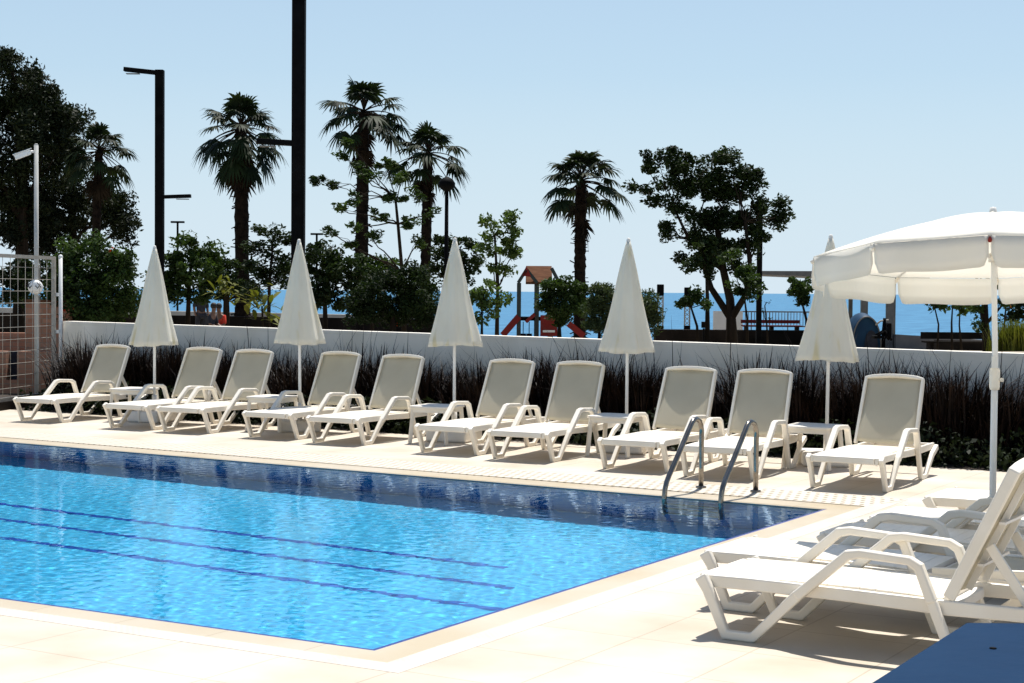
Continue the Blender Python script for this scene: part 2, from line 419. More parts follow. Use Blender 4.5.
nt.links.new(sx.outputs['Z'], h2.inputs['Value']); nt.links.new(h2.outputs['Result'], hz2.inputs['Fac']); nt.links.new(hz.outputs['Color'], hz2.inputs['Color1'])
nt.links.new(hr.outputs['Result'], hz.inputs['Fac']); nt.links.new(sky.outputs['Color'], hz.inputs['Color1'])
nt.links.new(hz2.outputs['Color'], bg.inputs['Color']); bg.inputs['Strength'].default_value = 0.086
sl = bpy.data.lights.new('sun', 'SUN'); sl.energy = 5.0; sl.angle = R(0.5); sl.color = (1.0, 0.965, 0.905)
so = bpy.data.objects.new('sun', sl); COL.objects.link(so)
so.rotation_euler = (-SUN).to_track_quat('-Z', 'Y').to_euler()
sl.cycles.is_caustics_light = True

cam = bpy.data.cameras.new('camera'); co = bpy.data.objects.new('camera', cam); COL.objects.link(co)
cam.sensor_width = 36.0; cam.lens = F/1024*36.0; cam.clip_end = 60000; cam.clip_start = 0.05
mw = Matrix((Vector(RX), Vector(UX), Vector(-fw))).transposed().to_4x4(); mw.translation = Vector(EYE)
co.matrix_world = mw
SC.camera = co

# ================================================================== the setting
def struct(o): o['kind'] = 'structure'; return o
NL, NR, FR, FL = (-21.0, 5.90), (-4.55, 6.31), (-4.55, 12.37), (-21.0, 12.80)   # pool corners
def ring(off):      # corners pushed out by (near, right, far, left)
    n, r_, f_, l = off
    return [(NL[0]-l, NL[1]-n), (NR[0]+r_, NR[1]-n), (FR[0]+r_, FR[1]+f_), (FL[0]-l, FL[1]+f_)]
def ring_mesh(a, b, z0, z1, sides=(0,1,2,3)):
    m = MB()
    for i in sides:
        j = (i+1) % 4
        m.add([(*a[i], z1), (*b[i], z1), (*b[j], z1), (*a[j], z1)], [(0,1,2,3)])
        m.add([(*a[i], z0), (*a[i], z1), (*a[j], z1), (*a[j], z0)], [(0,1,2,3)])
        m.add([(*b[i], z0), (*b[i], z1), (*b[j], z1), (*b[j], z0)], [(3,2,1,0)])
    return m
c0 = ring((0,0,0,0)); cN = ring((.03,.03,.03,.03)); c1 = ring((.22,.24,.32,.25)); c2 = ring((.36,.40,.92,.45))
# deck: one sheet around the pool
XL, XR, YN, YF = -32.0, 12.0, -6.0, 15.95
m = MB()
outer = [(XL,YN),(XR,YN),(XR,YF),(XL,YF)]
for i in range(4):
    j = (i+1) % 4
    m.add([(*outer[i],0),(*outer[j],0),(*c2[j],0),(*c2[i],0)], [(0,1,2,3)])
struct(m.build('pool_deck', M['deck']))
struct(ring_mesh(c1, c2, -.05, .0015, (0,1,3)).build('pool_gutter', M['gutter']))
struct(ring_mesh(c1, c2, -.05, .003, (2,)).build('pool_grating', M['grating']))
struct(ring_mesh(cN, c1, -.08, -.004).build('pool_coping', M['coping']))
struct(ring_mesh(c0, cN, -.10, -.006, (0,1,3)).build('pool_edge_tiles', M['navy']))
struct(ring_mesh(c0, cN, -.10, -.006, (2,)).build('pool_edge_tiles', M['coping']))
# basin
def zf(x): return -1.30 - 0.012*max(0, -4.55-x)
fl = [(NL[0],NL[1],zf(NL[0])),(NR[0],NR[1],zf(NR[0])),(FR[0],FR[1],zf(FR[0])),(FL[0],FL[1],zf(FL[0]))]
m = MB(); m.add(fl, [(0,1,2,3)])
floor = struct(m.build('pool_floor', M['mosaic']))
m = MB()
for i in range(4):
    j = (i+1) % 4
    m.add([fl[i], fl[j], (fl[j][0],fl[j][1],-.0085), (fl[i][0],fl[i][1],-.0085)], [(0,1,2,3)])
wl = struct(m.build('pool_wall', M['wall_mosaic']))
m = MB()
for (xa, ya, xb, yb) in LINES if 'LINES' in globals() else ((-20.9,10.27,-5.98,9.89),(-20.9,9.66,-5.58,9.31),(-20.9,9.04,-5.24,8.70)):
    za, zb = zf(xa)+.006, zf(xb)+.006; h = .038
    m.add([(xa,ya-h,za),(xb,yb-h,zb),(xb,yb+h,zb),(xa,ya+h,za)], [(0,1,2,3)])
ln = struct(m.build('pool_lane_lines', M['line']))
# water sheet with real ripples
nx, ny = 1250, 500
us = np.linspace(0, 1, nx); vs_ = np.linspace(0, 1, ny)
Uu, Vv = np.meshgrid(us, vs_, indexing='ij')
x0 = NL[0] + .001; xs = x0 + (NR[0]-.001-x0)*Uu
yn = NL[1]+(NR[1]-NL[1])*Uu + .001; yf = FL[1]+(FR[1]-FL[1])*Uu - .001
ys = yn+(yf-yn)*Vv
zz = np.zeros_like(xs)
rg = np.random.default_rng(11)
for k in range(70):
    lam = 0.05*(4.2**rg.random()); th = rg.normal(YAW+PI/2, 1.1); ph = rg.random()*2*PI
    kx, ky = math.cos(th)*2*PI/lam, math.sin(th)*2*PI/lam
    zz += lam*0.00031*np.sin(kx*xs+ky*ys+ph)
V = np.stack([xs, ys, -0.0135+zz], -1).reshape(-1, 3)
idx = np.arange(nx*ny).reshape(nx, ny)
Fq = np.stack([idx[:-1,:-1], idx[1:,:-1], idx[1:,1:], idx[:-1,1:]], -1).reshape(-1, 4)
water = struct(fast_mesh('pool_water', V, Fq, M['water'], smooth=True))
water.cycles.is_caustics_caster = True
for o in (floor, wl, ln): o.cycles.is_caustics_receiver = True

# planting bed, park, sea
m = MB(); m.add([(-18.3,15.95,-.004),(XR,15.95,-.004),(XR,17.5,-.004),(-18.3,17.5,-.004)], [(0,1,2,3)])
struct(m.build('planting_bed', M['soil']))
front = [np.array(q, float) for q in ((-54.0,-.3),(-20.8,19.7),(-18.4,17.72),(14,17.72))]
C_, D_ = 63*f0[:2]+60*r0[:2], 63*f0[:2]-70*r0[:2]
cols = [front[0]*(1-k/14)+front[1]*k/14 for k in range(14)]+[front[1]*(1-k/3)+front[2]*k/3 for k in range(3)]+[front[2]*(1-k/24)+front[3]*k/24 for k in range(25)]
nc = len(cols); n = 40; vs = []; fs = []
for i in range(nc):
    for j in range(n+1):
        u, v = i/(nc-1), j/n
        p = cols[i]*(1-v)+(D_*(1-u)+C_*u)*v
        d = p @ f0[:2]
        vs.append((p[0], p[1], terr(d)+.03*math.sin(p[0]*.7)*math.sin(p[1]*.5)*min(1, v*8)))
for i in range(nc-1):
    for j in range(n):
        a = i*(n+1)+j; fs.append((a, a+n+1, a+n+2, a+1))
m = MB(); m.add(vs, fs, True)
struct(m.build('park_ground', M['park']))
m = MB(); m.add([(XL,15.95,-.006),(-18.35,15.95,-.006),(-18.35,17.74,-.006),(-20.8,19.75,-.006),(XL,5.0,-.006)], [(0,1,2,3,4)])
struct(m.build('yard', M['soil']))
m = MB()
ca = f0[:2]*20000
m.add([tuple((64*f0[:2]-26000*r0[:2]))+(-3.0,), tuple((64*f0[:2]+26000*r0[:2]))+(-3.0,), tuple(40000*f0[:2]+26000*r0[:2])+(-3.0,), tuple(40000*f0[:2]-26000*r0[:2])+(-3.0,)], [(0,1,2,3)])
struct(m.build('sea', M['sea']))

# ================================================================== white wall behind the loungers
wr = thing('garden_wall', 'long white rendered wall behind the row of sun loungers and the dark grasses', 'wall', (0, 17.5, 0))
m = MB()
wx = np.linspace(-18.32, 9.0, 24)
def wtop(x): return 1.163 - (x+18.4)*0.0082
for i in range(len(wx)-1):
    a, b = wx[i], wx[i+1]; za, zb = wtop(a), wtop(b)
    m.add([(a,0,-.2),(b,0,-.2),(b,0,zb),(a,0,za),(a,.2,-.2),(b,.2,-.2),(b,.2,zb),(a,.2,za)],
          [(0,1,2,3),(5,4,7,6)]+([(4,0,3,7)] if i == 0 else [])+([(1,5,6,2)] if i == len(wx)-2 else []))
m.build('wall', M['wall'], wr)
m = MB()
for i in range(0, len(wx)-1):
    a, b = wx[i]+.003, wx[i+1]-.003; za, zb = wtop(a), wtop(b)
    m.add([(a,-.003,za+.002),(b,-.003,zb+.002),(b,.212,zb+.002),(a,.212,za+.002),(a,-.003,za+.042),(b,-.003,zb+.042),(b,.212,zb+.042),(a,.212,za+.042)],
          [(0,3,2,1),(4,5,6,7),(0,1,5,4),(1,2,6,5),(2,3,7,6),(3,0,4,7)])
m.build('coping', M['wall'], wr)

# ================================================================== loungers
def make_lounger():
    t = thing('sun_lounger', '', 'sun lounger')
    # local x = from the foot end to the head, local y = across (0.72 wide)
    W = .312
    def rot(mb): return mb
    # seat: curved panel with shallow slats
    m = MB()
    N_ = 15
    for i in range(N_):
        xa = .045+i*(1.235-.045)/N_; xb = .045+(i+1)*(1.235-.045)/N_-.0025
        def zc(x): return .300 + .012*math.sin((x-.1)*2.2) - .02*max(0, x-.9)
        za, zb = zc(xa), zc(xb)
        m.add([(xa,-W+.045,za-.028),(xb,-W+.045,zb-.028),(xb,W-.045,zb-.028),(xa,W-.045,za-.028),
               (xa,-W+.045,za),(xb,-W+.045,zb),(xb,W-.045,zb),(xa,W-.045,za)],
              [(0,3,2,1),(4,5,6,7),(0,1,5,4),(1,2,6,5),(2,3,7,6),(3,0,4,7)])
    s = m.build('seat', M['plastic'], t)
    m = MB().box((.645,0,.267), (1.18,W*2-.1,.008)); m.build('under_panel', M['plastic2'], s)
    # rails, end beams
    for sy in (-1, 1):
        m = MB(); pts = [(.03,.272),(.3,.276),(.8,.272),(1.25,.262),(1.88,.268)]
        a, b = sorted((sy*(W-.044), sy*(W-.012)))
        m.ribbon(pts, [.062,.062,.062,.07,.06], a, b)
        m.build('side_rail', M['plastic'], t, bevel=.008)
    m = MB().box((.028,0,.274), (.034,2*W-.09,.058)); m.build('end_beam', M['plastic'], t, bevel=.01)
    m = MB().box((1.86,0,.266), (.04,2*W-.09,.052)); m.build('end_beam', M['plastic'], t, bevel=.01)
    m = MB().box((1.262,0,.25), (.05,2*W-.09,.05)); m.build('cross_beam', M['plastic2'], t, bevel=.008)
    for sy in (-1, 1):
        a, b = sorted((sy*(W-.010), sy*(W+.032)))
        a2, b2 = sorted((sy*(W-.016), sy*(W+.038)))
        m = MB(); m.ribbon([(.045,.300),(.085,.235),(.180,.023),(.325,.023),(.560,.262)], [.066,.056,.046,.046,.054], a, b)
        m.build('leg', M['plastic'], t, bevel=.009)
        m = MB(); m.ribbon([(.545,.247),(.800,.470),(.862,.482),(1.095,.470),(1.140,.445),(1.205,.285)], [.052,.048,.042,.040,.044,.048], a2, b2)
        m.build('armrest', M['plastic'], t, bevel=.011, seg=3)
        m = MB(); m.ribbon([(1.200,.295),(1.310,.022),(1.460,.022),(1.70,.200),(1.86,.262)], [.05,.044,.044,.05,.052], a, b)
        m.build('leg', M['plastic'], t, bevel=.009)
    # backrest: frame + panel in its own plane
    ang = math.atan2(.66, .32); ca, sa = math.cos(ang), math.sin(ang); L = .668
    P0 = (1.265, .305)
    def bp(u, v, wv):       # u along the back, v across, wv out of its front face
        return (P0[0]+u*ca-wv*sa, v, P0[1]+u*sa+wv*ca)
    m = MB(); nu, nv = 14, 10; Wb = .272
    def half(u): return .268-.012*(u/L)
    vs = []
    for i in range(nu+1):
        for j in range(nv+1):
            u = .02+(L-.012)*i/nu; v = (2*j/nv-1)*half(u)
            arch = .022*(1-(2*j/nv-1)**2)
            vs.append(bp(u+(arch if i == nu else 0), v, .010-.030*(1-(2*j/nv-1)**2)+.012*math.cos(u*5)))
    fs = [(i*(nv+1)+j, i*(nv+1)+j+1, (i+1)*(nv+1)+j+1, (i+1)*(nv+1)+j) for i in range(nu) for j in range(nv)]
    m.add(vs, fs, True); pan = m.build('backrest', M['weave'], t, solid=.008)
    m = MB()
    path = []
    for i in range(9): path.append((L*i/8, -half(L*i/8)-.012))
    for j in range(1, 10): path.append((L+.024*(1-(2*j/10-1)**2)+.004, (2*j/10-1)*(half(L)+.010)))
    for i in range(8, -1, -1): path.append((L*i/8, half(L*i/8)+.012))
    for k in range(len(path)-1):
        a, b = path[k], path[k+1]
        d = np.array(b)-np.array(a); d /= np.linalg.norm(d); nrm = np.array([-d[1], d[0]])
        def nr(kk):
            p = np.array(path[max(kk-1,0)]); q = np.array(path[min(kk+1,len(path)-1)]); e = q-p; e /= np.linalg.norm(e); return np.array([-e[1], e[0]])
        n1, n2 = nr(k), nr(k+1); h = .0145; tf, tb = .026, -.030
        q = []
        for (pt, nn) in ((a, n1), (b, n2)):
            for (so_, wv) in ((-h, tb), (h, tb), (h, tf), (-h, tf)):
                q.append(bp(pt[0]+nn[0]*so_, pt[1]+nn[1]*so_, wv))
        fs = [(i, (i+1) % 4, 4+(i+1) % 4, 4+i) for i in range(4)]
        if k == 0: fs.append((3,2,1,0))
        if k == len(path)-2: fs.append((4,5,6,7))
        m.add(q, fs)
    f = m.build('back_frame', M['plastic'], pan)
    import bmesh
    bm = bmesh.new(); bm.from_mesh(f.data); bmesh.ops.remove_doubles(bm, verts=bm.verts, dist=.0005); bmesh.ops.recalc_face_normals(bm, faces=bm.faces); bm.to_mesh(f.data); bm.free()
    bv = f.modifiers.new('bevel', 'BEVEL'); bv.width = .008; bv.segments = 2; bv.limit_method = 'ANGLE'; bv.angle_limit = R(50)
    m = MB()
    for v in (-.14, .14): m.bar(bp(.05, v, -.038), bp(L-.03, v, -.042), .03, .012, (0, 1, 0))
    for u in (.2, .42): m.bar(bp(u, -.23, -.052), bp(u, .23, -.052), .03, .012, (0, 0, 1))
    m.build('back_rib', M['plastic2'], pan)
    for sy in (-1, 1):
        a = bp(.30, sy*.222, -.045); b = (1.62, sy*.222, .285)
        m = MB(); m.bar(a, b, .020, .046, (0,0,1))
        for k in (.62, .75, .88):
            c_ = tuple(np.array(a)*(1-k)+np.array(b)*k)
            m.bar((c_[0]+.02, c_[1], c_[2]-.012), (c_[0]+.045, c_[1], c_[2]-.04), .018, .022)
        m.build('strut', M['plastic'], t, bevel=.004)
    return t
lounger0 = make_lounger()
used = [False]
def place_lounger(x, y, rz, label, group):
    if not used[0]:
        used[0] = True; o = lounger0; o.location = (x, y, 0); o.rotation_euler = (0, 0, rz); o['label'] = label; o['group'] = group
    else: o = dup(lounger0, (x, y, 0), rz, label, group)
    return o
def tilt_back(o, d):
    Mf = Matrix.Translation((1.265,0,.305)) @ Matrix.Rotation(d, 4, 'Y') @ Matrix.Translation((-1.265,0,-.305))
    for ch in list(o.children):
        if ch.name.startswith('backrest') or ch.name.startswith('strut'): ch.matrix_local = Mf
GR = 'white sun loungers in a row along the garden wall'
row = [(-4.79,13.50,2,'standing alone at the end of the row past the pool ladder'),
 (-6.07,13.66,5,'ninth from the mesh fence, just behind the second ladder rail'),
 (-7.00,13.80,3,'eighth from the mesh fence, behind the first ladder rail'),
 (-8.36,14.00,4,'seventh from the mesh fence, just before the fourth closed parasol'),
 (-9.33,14.12,3,'sixth from the mesh fence, just after the third closed parasol'),
 (-10.93,14.34,4,'fifth from the mesh fence, just before the third closed parasol'),
 (-11.95,14.46,3,'fourth from the mesh fence, just after the second closed parasol'),
 (-13.26,14.46,5,'third from the mesh fence, just before the second closed parasol'),
 (-14.13,14.45,3,'second from the mesh fence, just after the first closed parasol'),
 (-15.78,14.55,5,'first of the row, closest to the mesh fence')]
for x, y, a, lb in row:
    tilt_back(place_lounger(x, y, PI/2+R(a), 'white sun lounger '+lb, GR), R(random.uniform(-1.6, 1.6)))
G2 = 'white sun loungers lined up beside the pool with their feet to the water'
for x, y, a, lb in [(-3.40,7.40,0,'white sun lounger in full side view, nearest the blue table'),
 (-3.69,8.09,0,'white sun lounger behind the nearest one, foot end out toward the pool, backrest flat'),
 (-3.40,9.08,0,'white sun lounger in the parasol shade, third from the blue table'),
 (-3.39,9.94,0,'white sun lounger beyond the open parasol pole, fourth from the blue table'),
 (-3.40,11.13,0,'white sun lounger farthest from the blue table at the pool side, mostly behind the others')]:
    lo_ = place_lounger(x, y+.344, R(a), lb, G2)
    if x == -3.69:          # its back is let down flat
        Mf = Matrix.Translation((1.265,0,.295)) @ Matrix.Rotation(math.atan2(.66, .32)-R(3), 4, 'Y') @ Matrix.Translation((-1.265,0,-.295))
        for ch in list(lo_.children):
            if ch.name.startswith('backrest'): ch.matrix_local = Mf
            if ch.name.startswith('strut'): bpy.data.objects.remove(ch)

# ================================================================== side tables
def make_table():
    t = thing('side_table', '', 'side table')
    s = .245
    m = MB()
    pts = []
    for (cx, cy, a0) in ((s-.06,s-.06,0),(-s+.06,s-.06,90),(-s+.06,-s+.06,180),(s-.06,-s+.06,270)):
        for k in range(5):
            a = R(a0+k*22.5); pts.append((cx+.06*math.cos(a), cy+.06*math.sin(a)))
    m.poly(pts, .395, .42); m.build('table_top', M['plastic'], t, bevel=.006)
    m = MB()
    q = s-.035
    for (a, b) in (((-q,-q),(q,-q)),((q,-q),(q,q)),((q,q),(-q,q)),((-q,q),(-q,-q))): m.bar((*a,.372),(*b,.372),.018,.044)
    m.build('apron', M['plastic'], t)
    for sx in (-1, 1):
        for sy in (-1, 1):
            m = MB(); m.bar((sx*(q+.016),sy*(q+.016),0),(sx*(q-.012),sy*(q-.012),.394),.04,.04)
            m.build('leg', M['plastic'], t, bevel=.006)
    return t
tb0 = make_table()
tbs = [(-5.70,15.22,'beside the tenth sun lounger'),(-7.86,15.2,'between the seventh and eighth sun loungers'),(-10.15,15.28,'between the fifth and sixth sun loungers'),
       (-12.62,15.42,'between the third and fourth sun loungers'),(-15.0,15.55,'between the first two sun loungers')]
nth = ['fifth','fourth','third','second','first']
for i, (x, y, lb) in enumerate(tbs):
    L_ = 'small white plastic table at the %s closed parasol from the mesh fence' % nth[i]
    if i == 0: tb0.location = (x, y, 0); tb0.rotation_euler = (0,0,R(3)); tb0['label'] = L_; tb0['group'] = 'side tables between the loungers'
    else: dup(tb0, (x, y, 0), R(3+2*i), L_, 'side tables between the loungers')
tb0['group'] = 'side tables between the loungers'

# ================================================================== closed parasols
def closed_parasol(x, y, zt, zb, label, seed, stain):
    rg = random.Random(seed)
    t = thing('closed_parasol', label, 'parasol', (x, y, 0), R(rg.uniform(0, 40)), 'closed white parasols between the loungers')
    t.rotation_euler = (R(rg.uniform(-.6,.6)), R(rg.uniform(-.6,.6)), t.rotation_euler.z)
    m = MB().tube([(0,0,.1),(0,0,1.0),(0,0,zt+.02)], .0175, 12); m.build('pole', M['white_paint'], t)
    m = MB().poly([(-.25,-.25),(.25,-.25),(.25,.25),(-.25,.25)], 0, .14); b = m.build('base', M['plastic2'], t, bevel=.03, seg=3)
    m = MB().tube([(0,0,.13),(0,0,.34)], .032, 14); m.build('sleeve', M['plastic2'], b)
    prof = []
    n = 22
    for i in range(n+1):
        u = i/n; z = zt-(zt-zb)*u
        prof.append((.020+.268*u**1.02+.005*math.sin(u*7), z))
    ph = rg.uniform(0, 6)
    K = 8
    def fr(th, i):
        u = i/n
        a = .03+.045*u
        return 1+a*math.cos(K*th+ph+.5*u)+.035*u*math.sin(3*th+ph*2)+.012*u*math.sin(19*th+ph)
    m = MB(); m.lathe(prof, 96, fr=fr)
    # scalloped hem
    base = len(m.v)-96
    for k in range(96):
        th = 2*PI*k/96; xx, yy, z_ = m.v[base+k]
        m.v[base+k] = (xx, yy, z_-.009*abs(math.cos(K/2*th+ph/2))+.012*math.sin(2*th+ph))
    c = m.build('canopy', cloth('parasol_cloth_'+str(seed), (.86,.84,.765), (.91,.895,.83), 6, .5, stain), t, solid=.004)
    m = MB(); m.lathe([(.0005,zt+.035),(.014,zt+.033),(.020,zt+.015),(.024,zt-.005),(.027,zt-.03)], 14); m.build('finial', M['plastic2'], t)
    return t
cps = [(-14.72,15.62,2.215,.985,'closed white parasol between the first two sun loungers at the mesh fence end',1,(0,0,0)),
 (-12.36,15.62,2.275,1.06,'closed white parasol with a faint yellow stain in front of the tallest black lamp post',2,(.35,0.2,0)),
 (-10.13,15.60,2.27,1.085,'closed white parasol with a yellowed fold between the fifth and sixth sun loungers',3,(.1,.8,0)),
 (-7.93,15.58,2.245,1.07,'closed white parasol with a long yellow streak between the seventh and eighth sun loungers',4,(.62,.1,0)),
 (-5.70,15.58,2.255,1.045,'closed white parasol partly hidden behind the edge of the open parasol',5,(.9,.5,0))]
for a in cps: closed_parasol(*a)

# ================================================================== open parasol
ux, uy = -2.545, 9.787
t = thing('open_parasol', 'large open white parasol with hanging valance shading the loungers at the pool side', 'parasol', (ux, uy, 0))
TL = R(5.9)
axis = Vector(r0)        # tilt away from the camera around the sideways axis
Tm = Matrix.Translation((0,0,1.36)) @ Matrix.Rotation(-TL, 4, axis) @ Matrix.Translation((0,0,-1.36))
def tp(p): return tuple(Tm @ Vector(p))
RU = 1.075; ZR = 2.085-.165; ZA = 2.195      # rim radius, rim height, apex
a0 = math.atan2(-uy, -ux)-R(1)              # one rib faces the camera
m = MB().tube([(0,0,.1),(0,0,.8),(0,0,1.34)], .0195, 14); pl = m.build('pole', M['white_paint'], t)
m = MB().tube([(0,0,1.30),tp((0,0,1.36)),tp((0,0,ZA+.0))], .0165, 14); m.build('upper_pole', M['white_paint'], t)
m = MB().tube([(0,0,1.14),(0,0,1.16),(0,0,1.25),(0,0,1.27)], [.026,.031,.031,.026], 14); m.tube([(.028,0,1.20),(.05,0,1.20)], [.010,.013], 10); m.build('height_clamp', M['plastic'], pl)
m = MB().poly([(-.26,-.26),(.26,-.26),(.26,.26),(-.26,.26)], 0, .14); b = m.build('base', M['plastic2'], t, bevel=.03)
MB().tube([(0,0,.135),(0,0,.36)], .038, 14).build('sleeve', M['plastic2'], b)
m = MB(); nr_, ns = 12, 12; vs = []; fs = []
def canopy_pt(k, s_, u):       # sector k, s_ in 0..1 across, u in 0..1 outwards
    A1 = a0+k*PI/5; A2 = A1+PI/5
    z = ZR+(ZA-ZR)*(1-u**1.5)
    p = np.array([math.cos(A1), math.sin(A1)])*(1-s_)+np.array([math.cos(A2), math.sin(A2)])*s_
    sag = .035*math.sin(PI*s_)*math.sin(PI*min(1, u))*.9
    return (RU*u*p[0], RU*u*p[1], z-sag)
for k in range(10):
    for j in range(ns):
        s_ = j/ns
        for i in range(1, nr_+1): vs.append(tp(canopy_pt(k, s_, i/nr_)))
apex = len(vs); vs.append(tp((0,0,ZA)))
tot = 10*ns
for q in range(tot):
    q2 = (q+1) % tot
    fs.append((apex, q*nr_, q2*nr_))
    for i in range(nr_-1): fs.append((q*nr_+i, q*nr_+i+1, q2*nr_+i+1, q2*nr_+i))
m.add(vs, fs, True); cn = m.build('canopy', M['umb_open'], t, solid=.003)
for k in range(10):
    m = MB(); nn = 26; hv = .172; vs = []; fs = []
    for j in range(nn+1):
        s_ = j/nn; e = min(s_, 1-s_)*2*.41
        rr = .05
        x_ = min(s_, 1-s_)*RU*.618
        cut = 0 if x_ > rr else (rr-math.sqrt(max(0, rr*rr-(rr-x_)**2)))
        gap = .012
        s2 = gap+(1-2*gap)*s_
        px, py, pz = canopy_pt(k, s2, 1.0)
        drop = hv-cut*1.35+.004*math.sin(s_*9+k)
        out_ = 1+.012*math.sin(s_*PI*2+k)
        for i in range(4):
            f_ = i/3
            vs.append(tp((px*(1+.004*0+f_*.012*math.sin(s_*7+k*2)), py*(1+f_*.012*math.sin(s_*7+k*2)), pz-.004-drop*f_)))
    for j in range(nn):
        for i in range(3): fs.append((j*4+i, j*4+i+1, (j+1)*4+i+1, (j+1)*4+i))
    m.add(vs, fs, True); m.build('valance', M['umb_open'], cn, solid=.003)
for k in range(10):
    A1 = a0+k*PI/5; c_, s_ = math.cos(A1), math.sin(A1)
    pts = [tp((RU*u*c_, RU*u*s_, ZR+(ZA-ZR)*(1-u**1.5)-.014)) for u in (.02,.25,.5,.75,.99)]
    m = MB().tube(pts, .007, 8); rb = m.build('rib', M['white_paint'], t)
    m = MB().tube([tp((RU*.97*c_, RU*.97*s_, ZR-.005)), tp((RU*1.012*c_, RU*1.012*s_, ZR-.035))], .011, 8); m.build('rib_tip', M['red_paint'] if k == 0 else M['plastic'], rb)
    m = MB().tube([tp((.02*c_,.02*s_,1.93)), tp((RU*.5*c_, RU*.5*s_, ZR+(ZA-ZR)*(1-.5**1.5)-.022))], .006, 8); m.build('strut', M['white_paint'], t)
MB().tube([tp((0,0,1.90)),tp((0,0,1.95))], .032, 14).build('runner', M['plastic'], t)
m = MB(); m.lathe([(.024,ZA-.01),(.022,ZA+.012),(.018,ZA+.032),(.001,ZA+.036)], 14); m.v = [tp(p) for p in m.v]; m.build('finial', M['plastic2'], t)

# ================================================================== pool ladder
t = thing('pool_ladder', 'stainless steel pool ladder with two arched handrails at the far pool edge', 'ladder', (-5.66, 12.6, 0))
for xo in (-.255, .255):
    pts = [(xo,.46,-.02),(xo,.46,.2),(xo,.46,.47)]
    for k in range(0, 11):
        a = R(139)*k/10; pts.append((xo, .46-.125+.125*math.cos(a), .485+.125*math.sin(a)))
    pts += [(xo,.02,.36),(xo,-.19,.165),(xo,-.235,.115),(xo,-.262,.06),(xo,-.276,-.02),(xo,-.28,-.9)]
    m = MB().tube(pts, .0225, 14); r_ = m.build('handrail', M['steel'], t)
    MB().tube([(xo,.46,.004),(xo,.46,.016),(xo,.46,.022)], [.048,.046,.026], 18).build('flange', M['steel'], r_)
for z in (-.3, -.55, -.8):
    MB().box((0,-.29,z), (.48,.09,.03)).build('step', M['steel'], t, bevel=.006)

# ================================================================== blue table in the foreground
S = .95
d2 = r0[:2]; d1 = np.array([0.0, -1.0]); P0_ = np.array([-1.307, 4.744])
ctr = P0_+S*(d1+d2)
t = thing('blue_table', 'dark blue painted table corner at the bottom edge, in front of the nearest lounger', 'table', (ctr[0], ctr[1], 0))
hexp = []
v0 = P0_-ctr
for k in range(6):
    a = -k*PI/3; hexp.append((v0[0]*math.cos(a)-v0[1]*math.sin(a), v0[0]*math.sin(a)+v0[1]*math.cos(a)))
hexp = hexp[::-1]
MB().poly(hexp, .71, .75).build('table_top', M['blue_wood'], t, bevel=.012, seg=3)
MB().poly([(p[0]*.88, p[1]*.88) for p in hexp], .66, .709).build('apron', M['blue_wood'], t)
for k in range(6):
    p = hexp[k]
    MB().bar((p[0]*.80, p[1]*.80, 0), (p[0]*.72, p[1]*.72, .659), .07, .07).build('leg', M['blue_wood'], t, bevel=.006)
kn = MB().ball((0,0,0), .010, 10, 6, (1,1,.25)); o = kn.build('dark_knot', M['black_metal'], t)  # dark knot of the table top, built as a small flattened ball
pk = dep(993, 648, 4.6); d_ = fw*F + RX*(993-512) - UX*(648-341.5); pk = EYE+d_*((.752-H)/d_[2]); o.location = (pk[0]-ctr[0], pk[1]-ctr[1], .752)

# ================================================================== vegetation
def rot_basis(n, rg):
    """random orthonormal pairs"""
    a = rg.normal(size=(n,3)); a /= np.linalg.norm(a, axis=1)[:,None]
    b = rg.normal(size=(n,3)); b -= a*np.sum(a*b, 1)[:,None]; b /= np.linalg.norm(b, axis=1)[:,None]
    return a, b

def leaf_quads(C, size, rg, flat=0.0, slim=0.5):
    """one leaf (two bent quads as a kite) per centre"""
    n = len(C)
    a, b = rot_basis(n, rg)
    if flat:
        a[:,2] *= (1-flat); a /= np.linalg.norm(a, axis=1)[:,None]
        b -= a*np.sum(a*b, 1)[:,None]; b[:,2] *= (1-flat); b /= np.maximum(1e-6, np.linalg.norm(b, axis=1))[:,None]
    s = size*(0.6+0.8*rg.random(n))[:,None]
    nrm = np.cross(a, b)
    p0 = C-a*s*.5; p2 = C+a*s*.5; p1 = C+b*s*.5*slim+nrm*s*.08; p3 = C-b*s*.5*slim+nrm*s*.08
    V = np.stack([p0,p1,p2,p3], 1).reshape(-1,3)
    return V, np.arange(4*n).reshape(n,4)

def in_ball(n, rg):
    p = rg.normal(size=(n,3)); p /= np.linalg.norm(p, axis=1)[:,None]
    return p*(rg.random(n)**(1/2.6))[:,None]

def limb(m, a, b, ra, rb, rg, wob=.06, n=7, seg=5):
    a = np.array(a); b = np.array(b); L = np.linalg.norm(b-a)
    pts = []; rad = []
    for i in range(seg+1):
        u = i/seg
        p = a*(1-u)+b*u
        if 0 < i < seg: p = p+rg.normal(size=3)*L*wob*.5
        pts.append(tuple(p)); rad.append(ra*(1-u)+rb*u)
    m.tube(pts, rad, n, cap=True)
    return pts

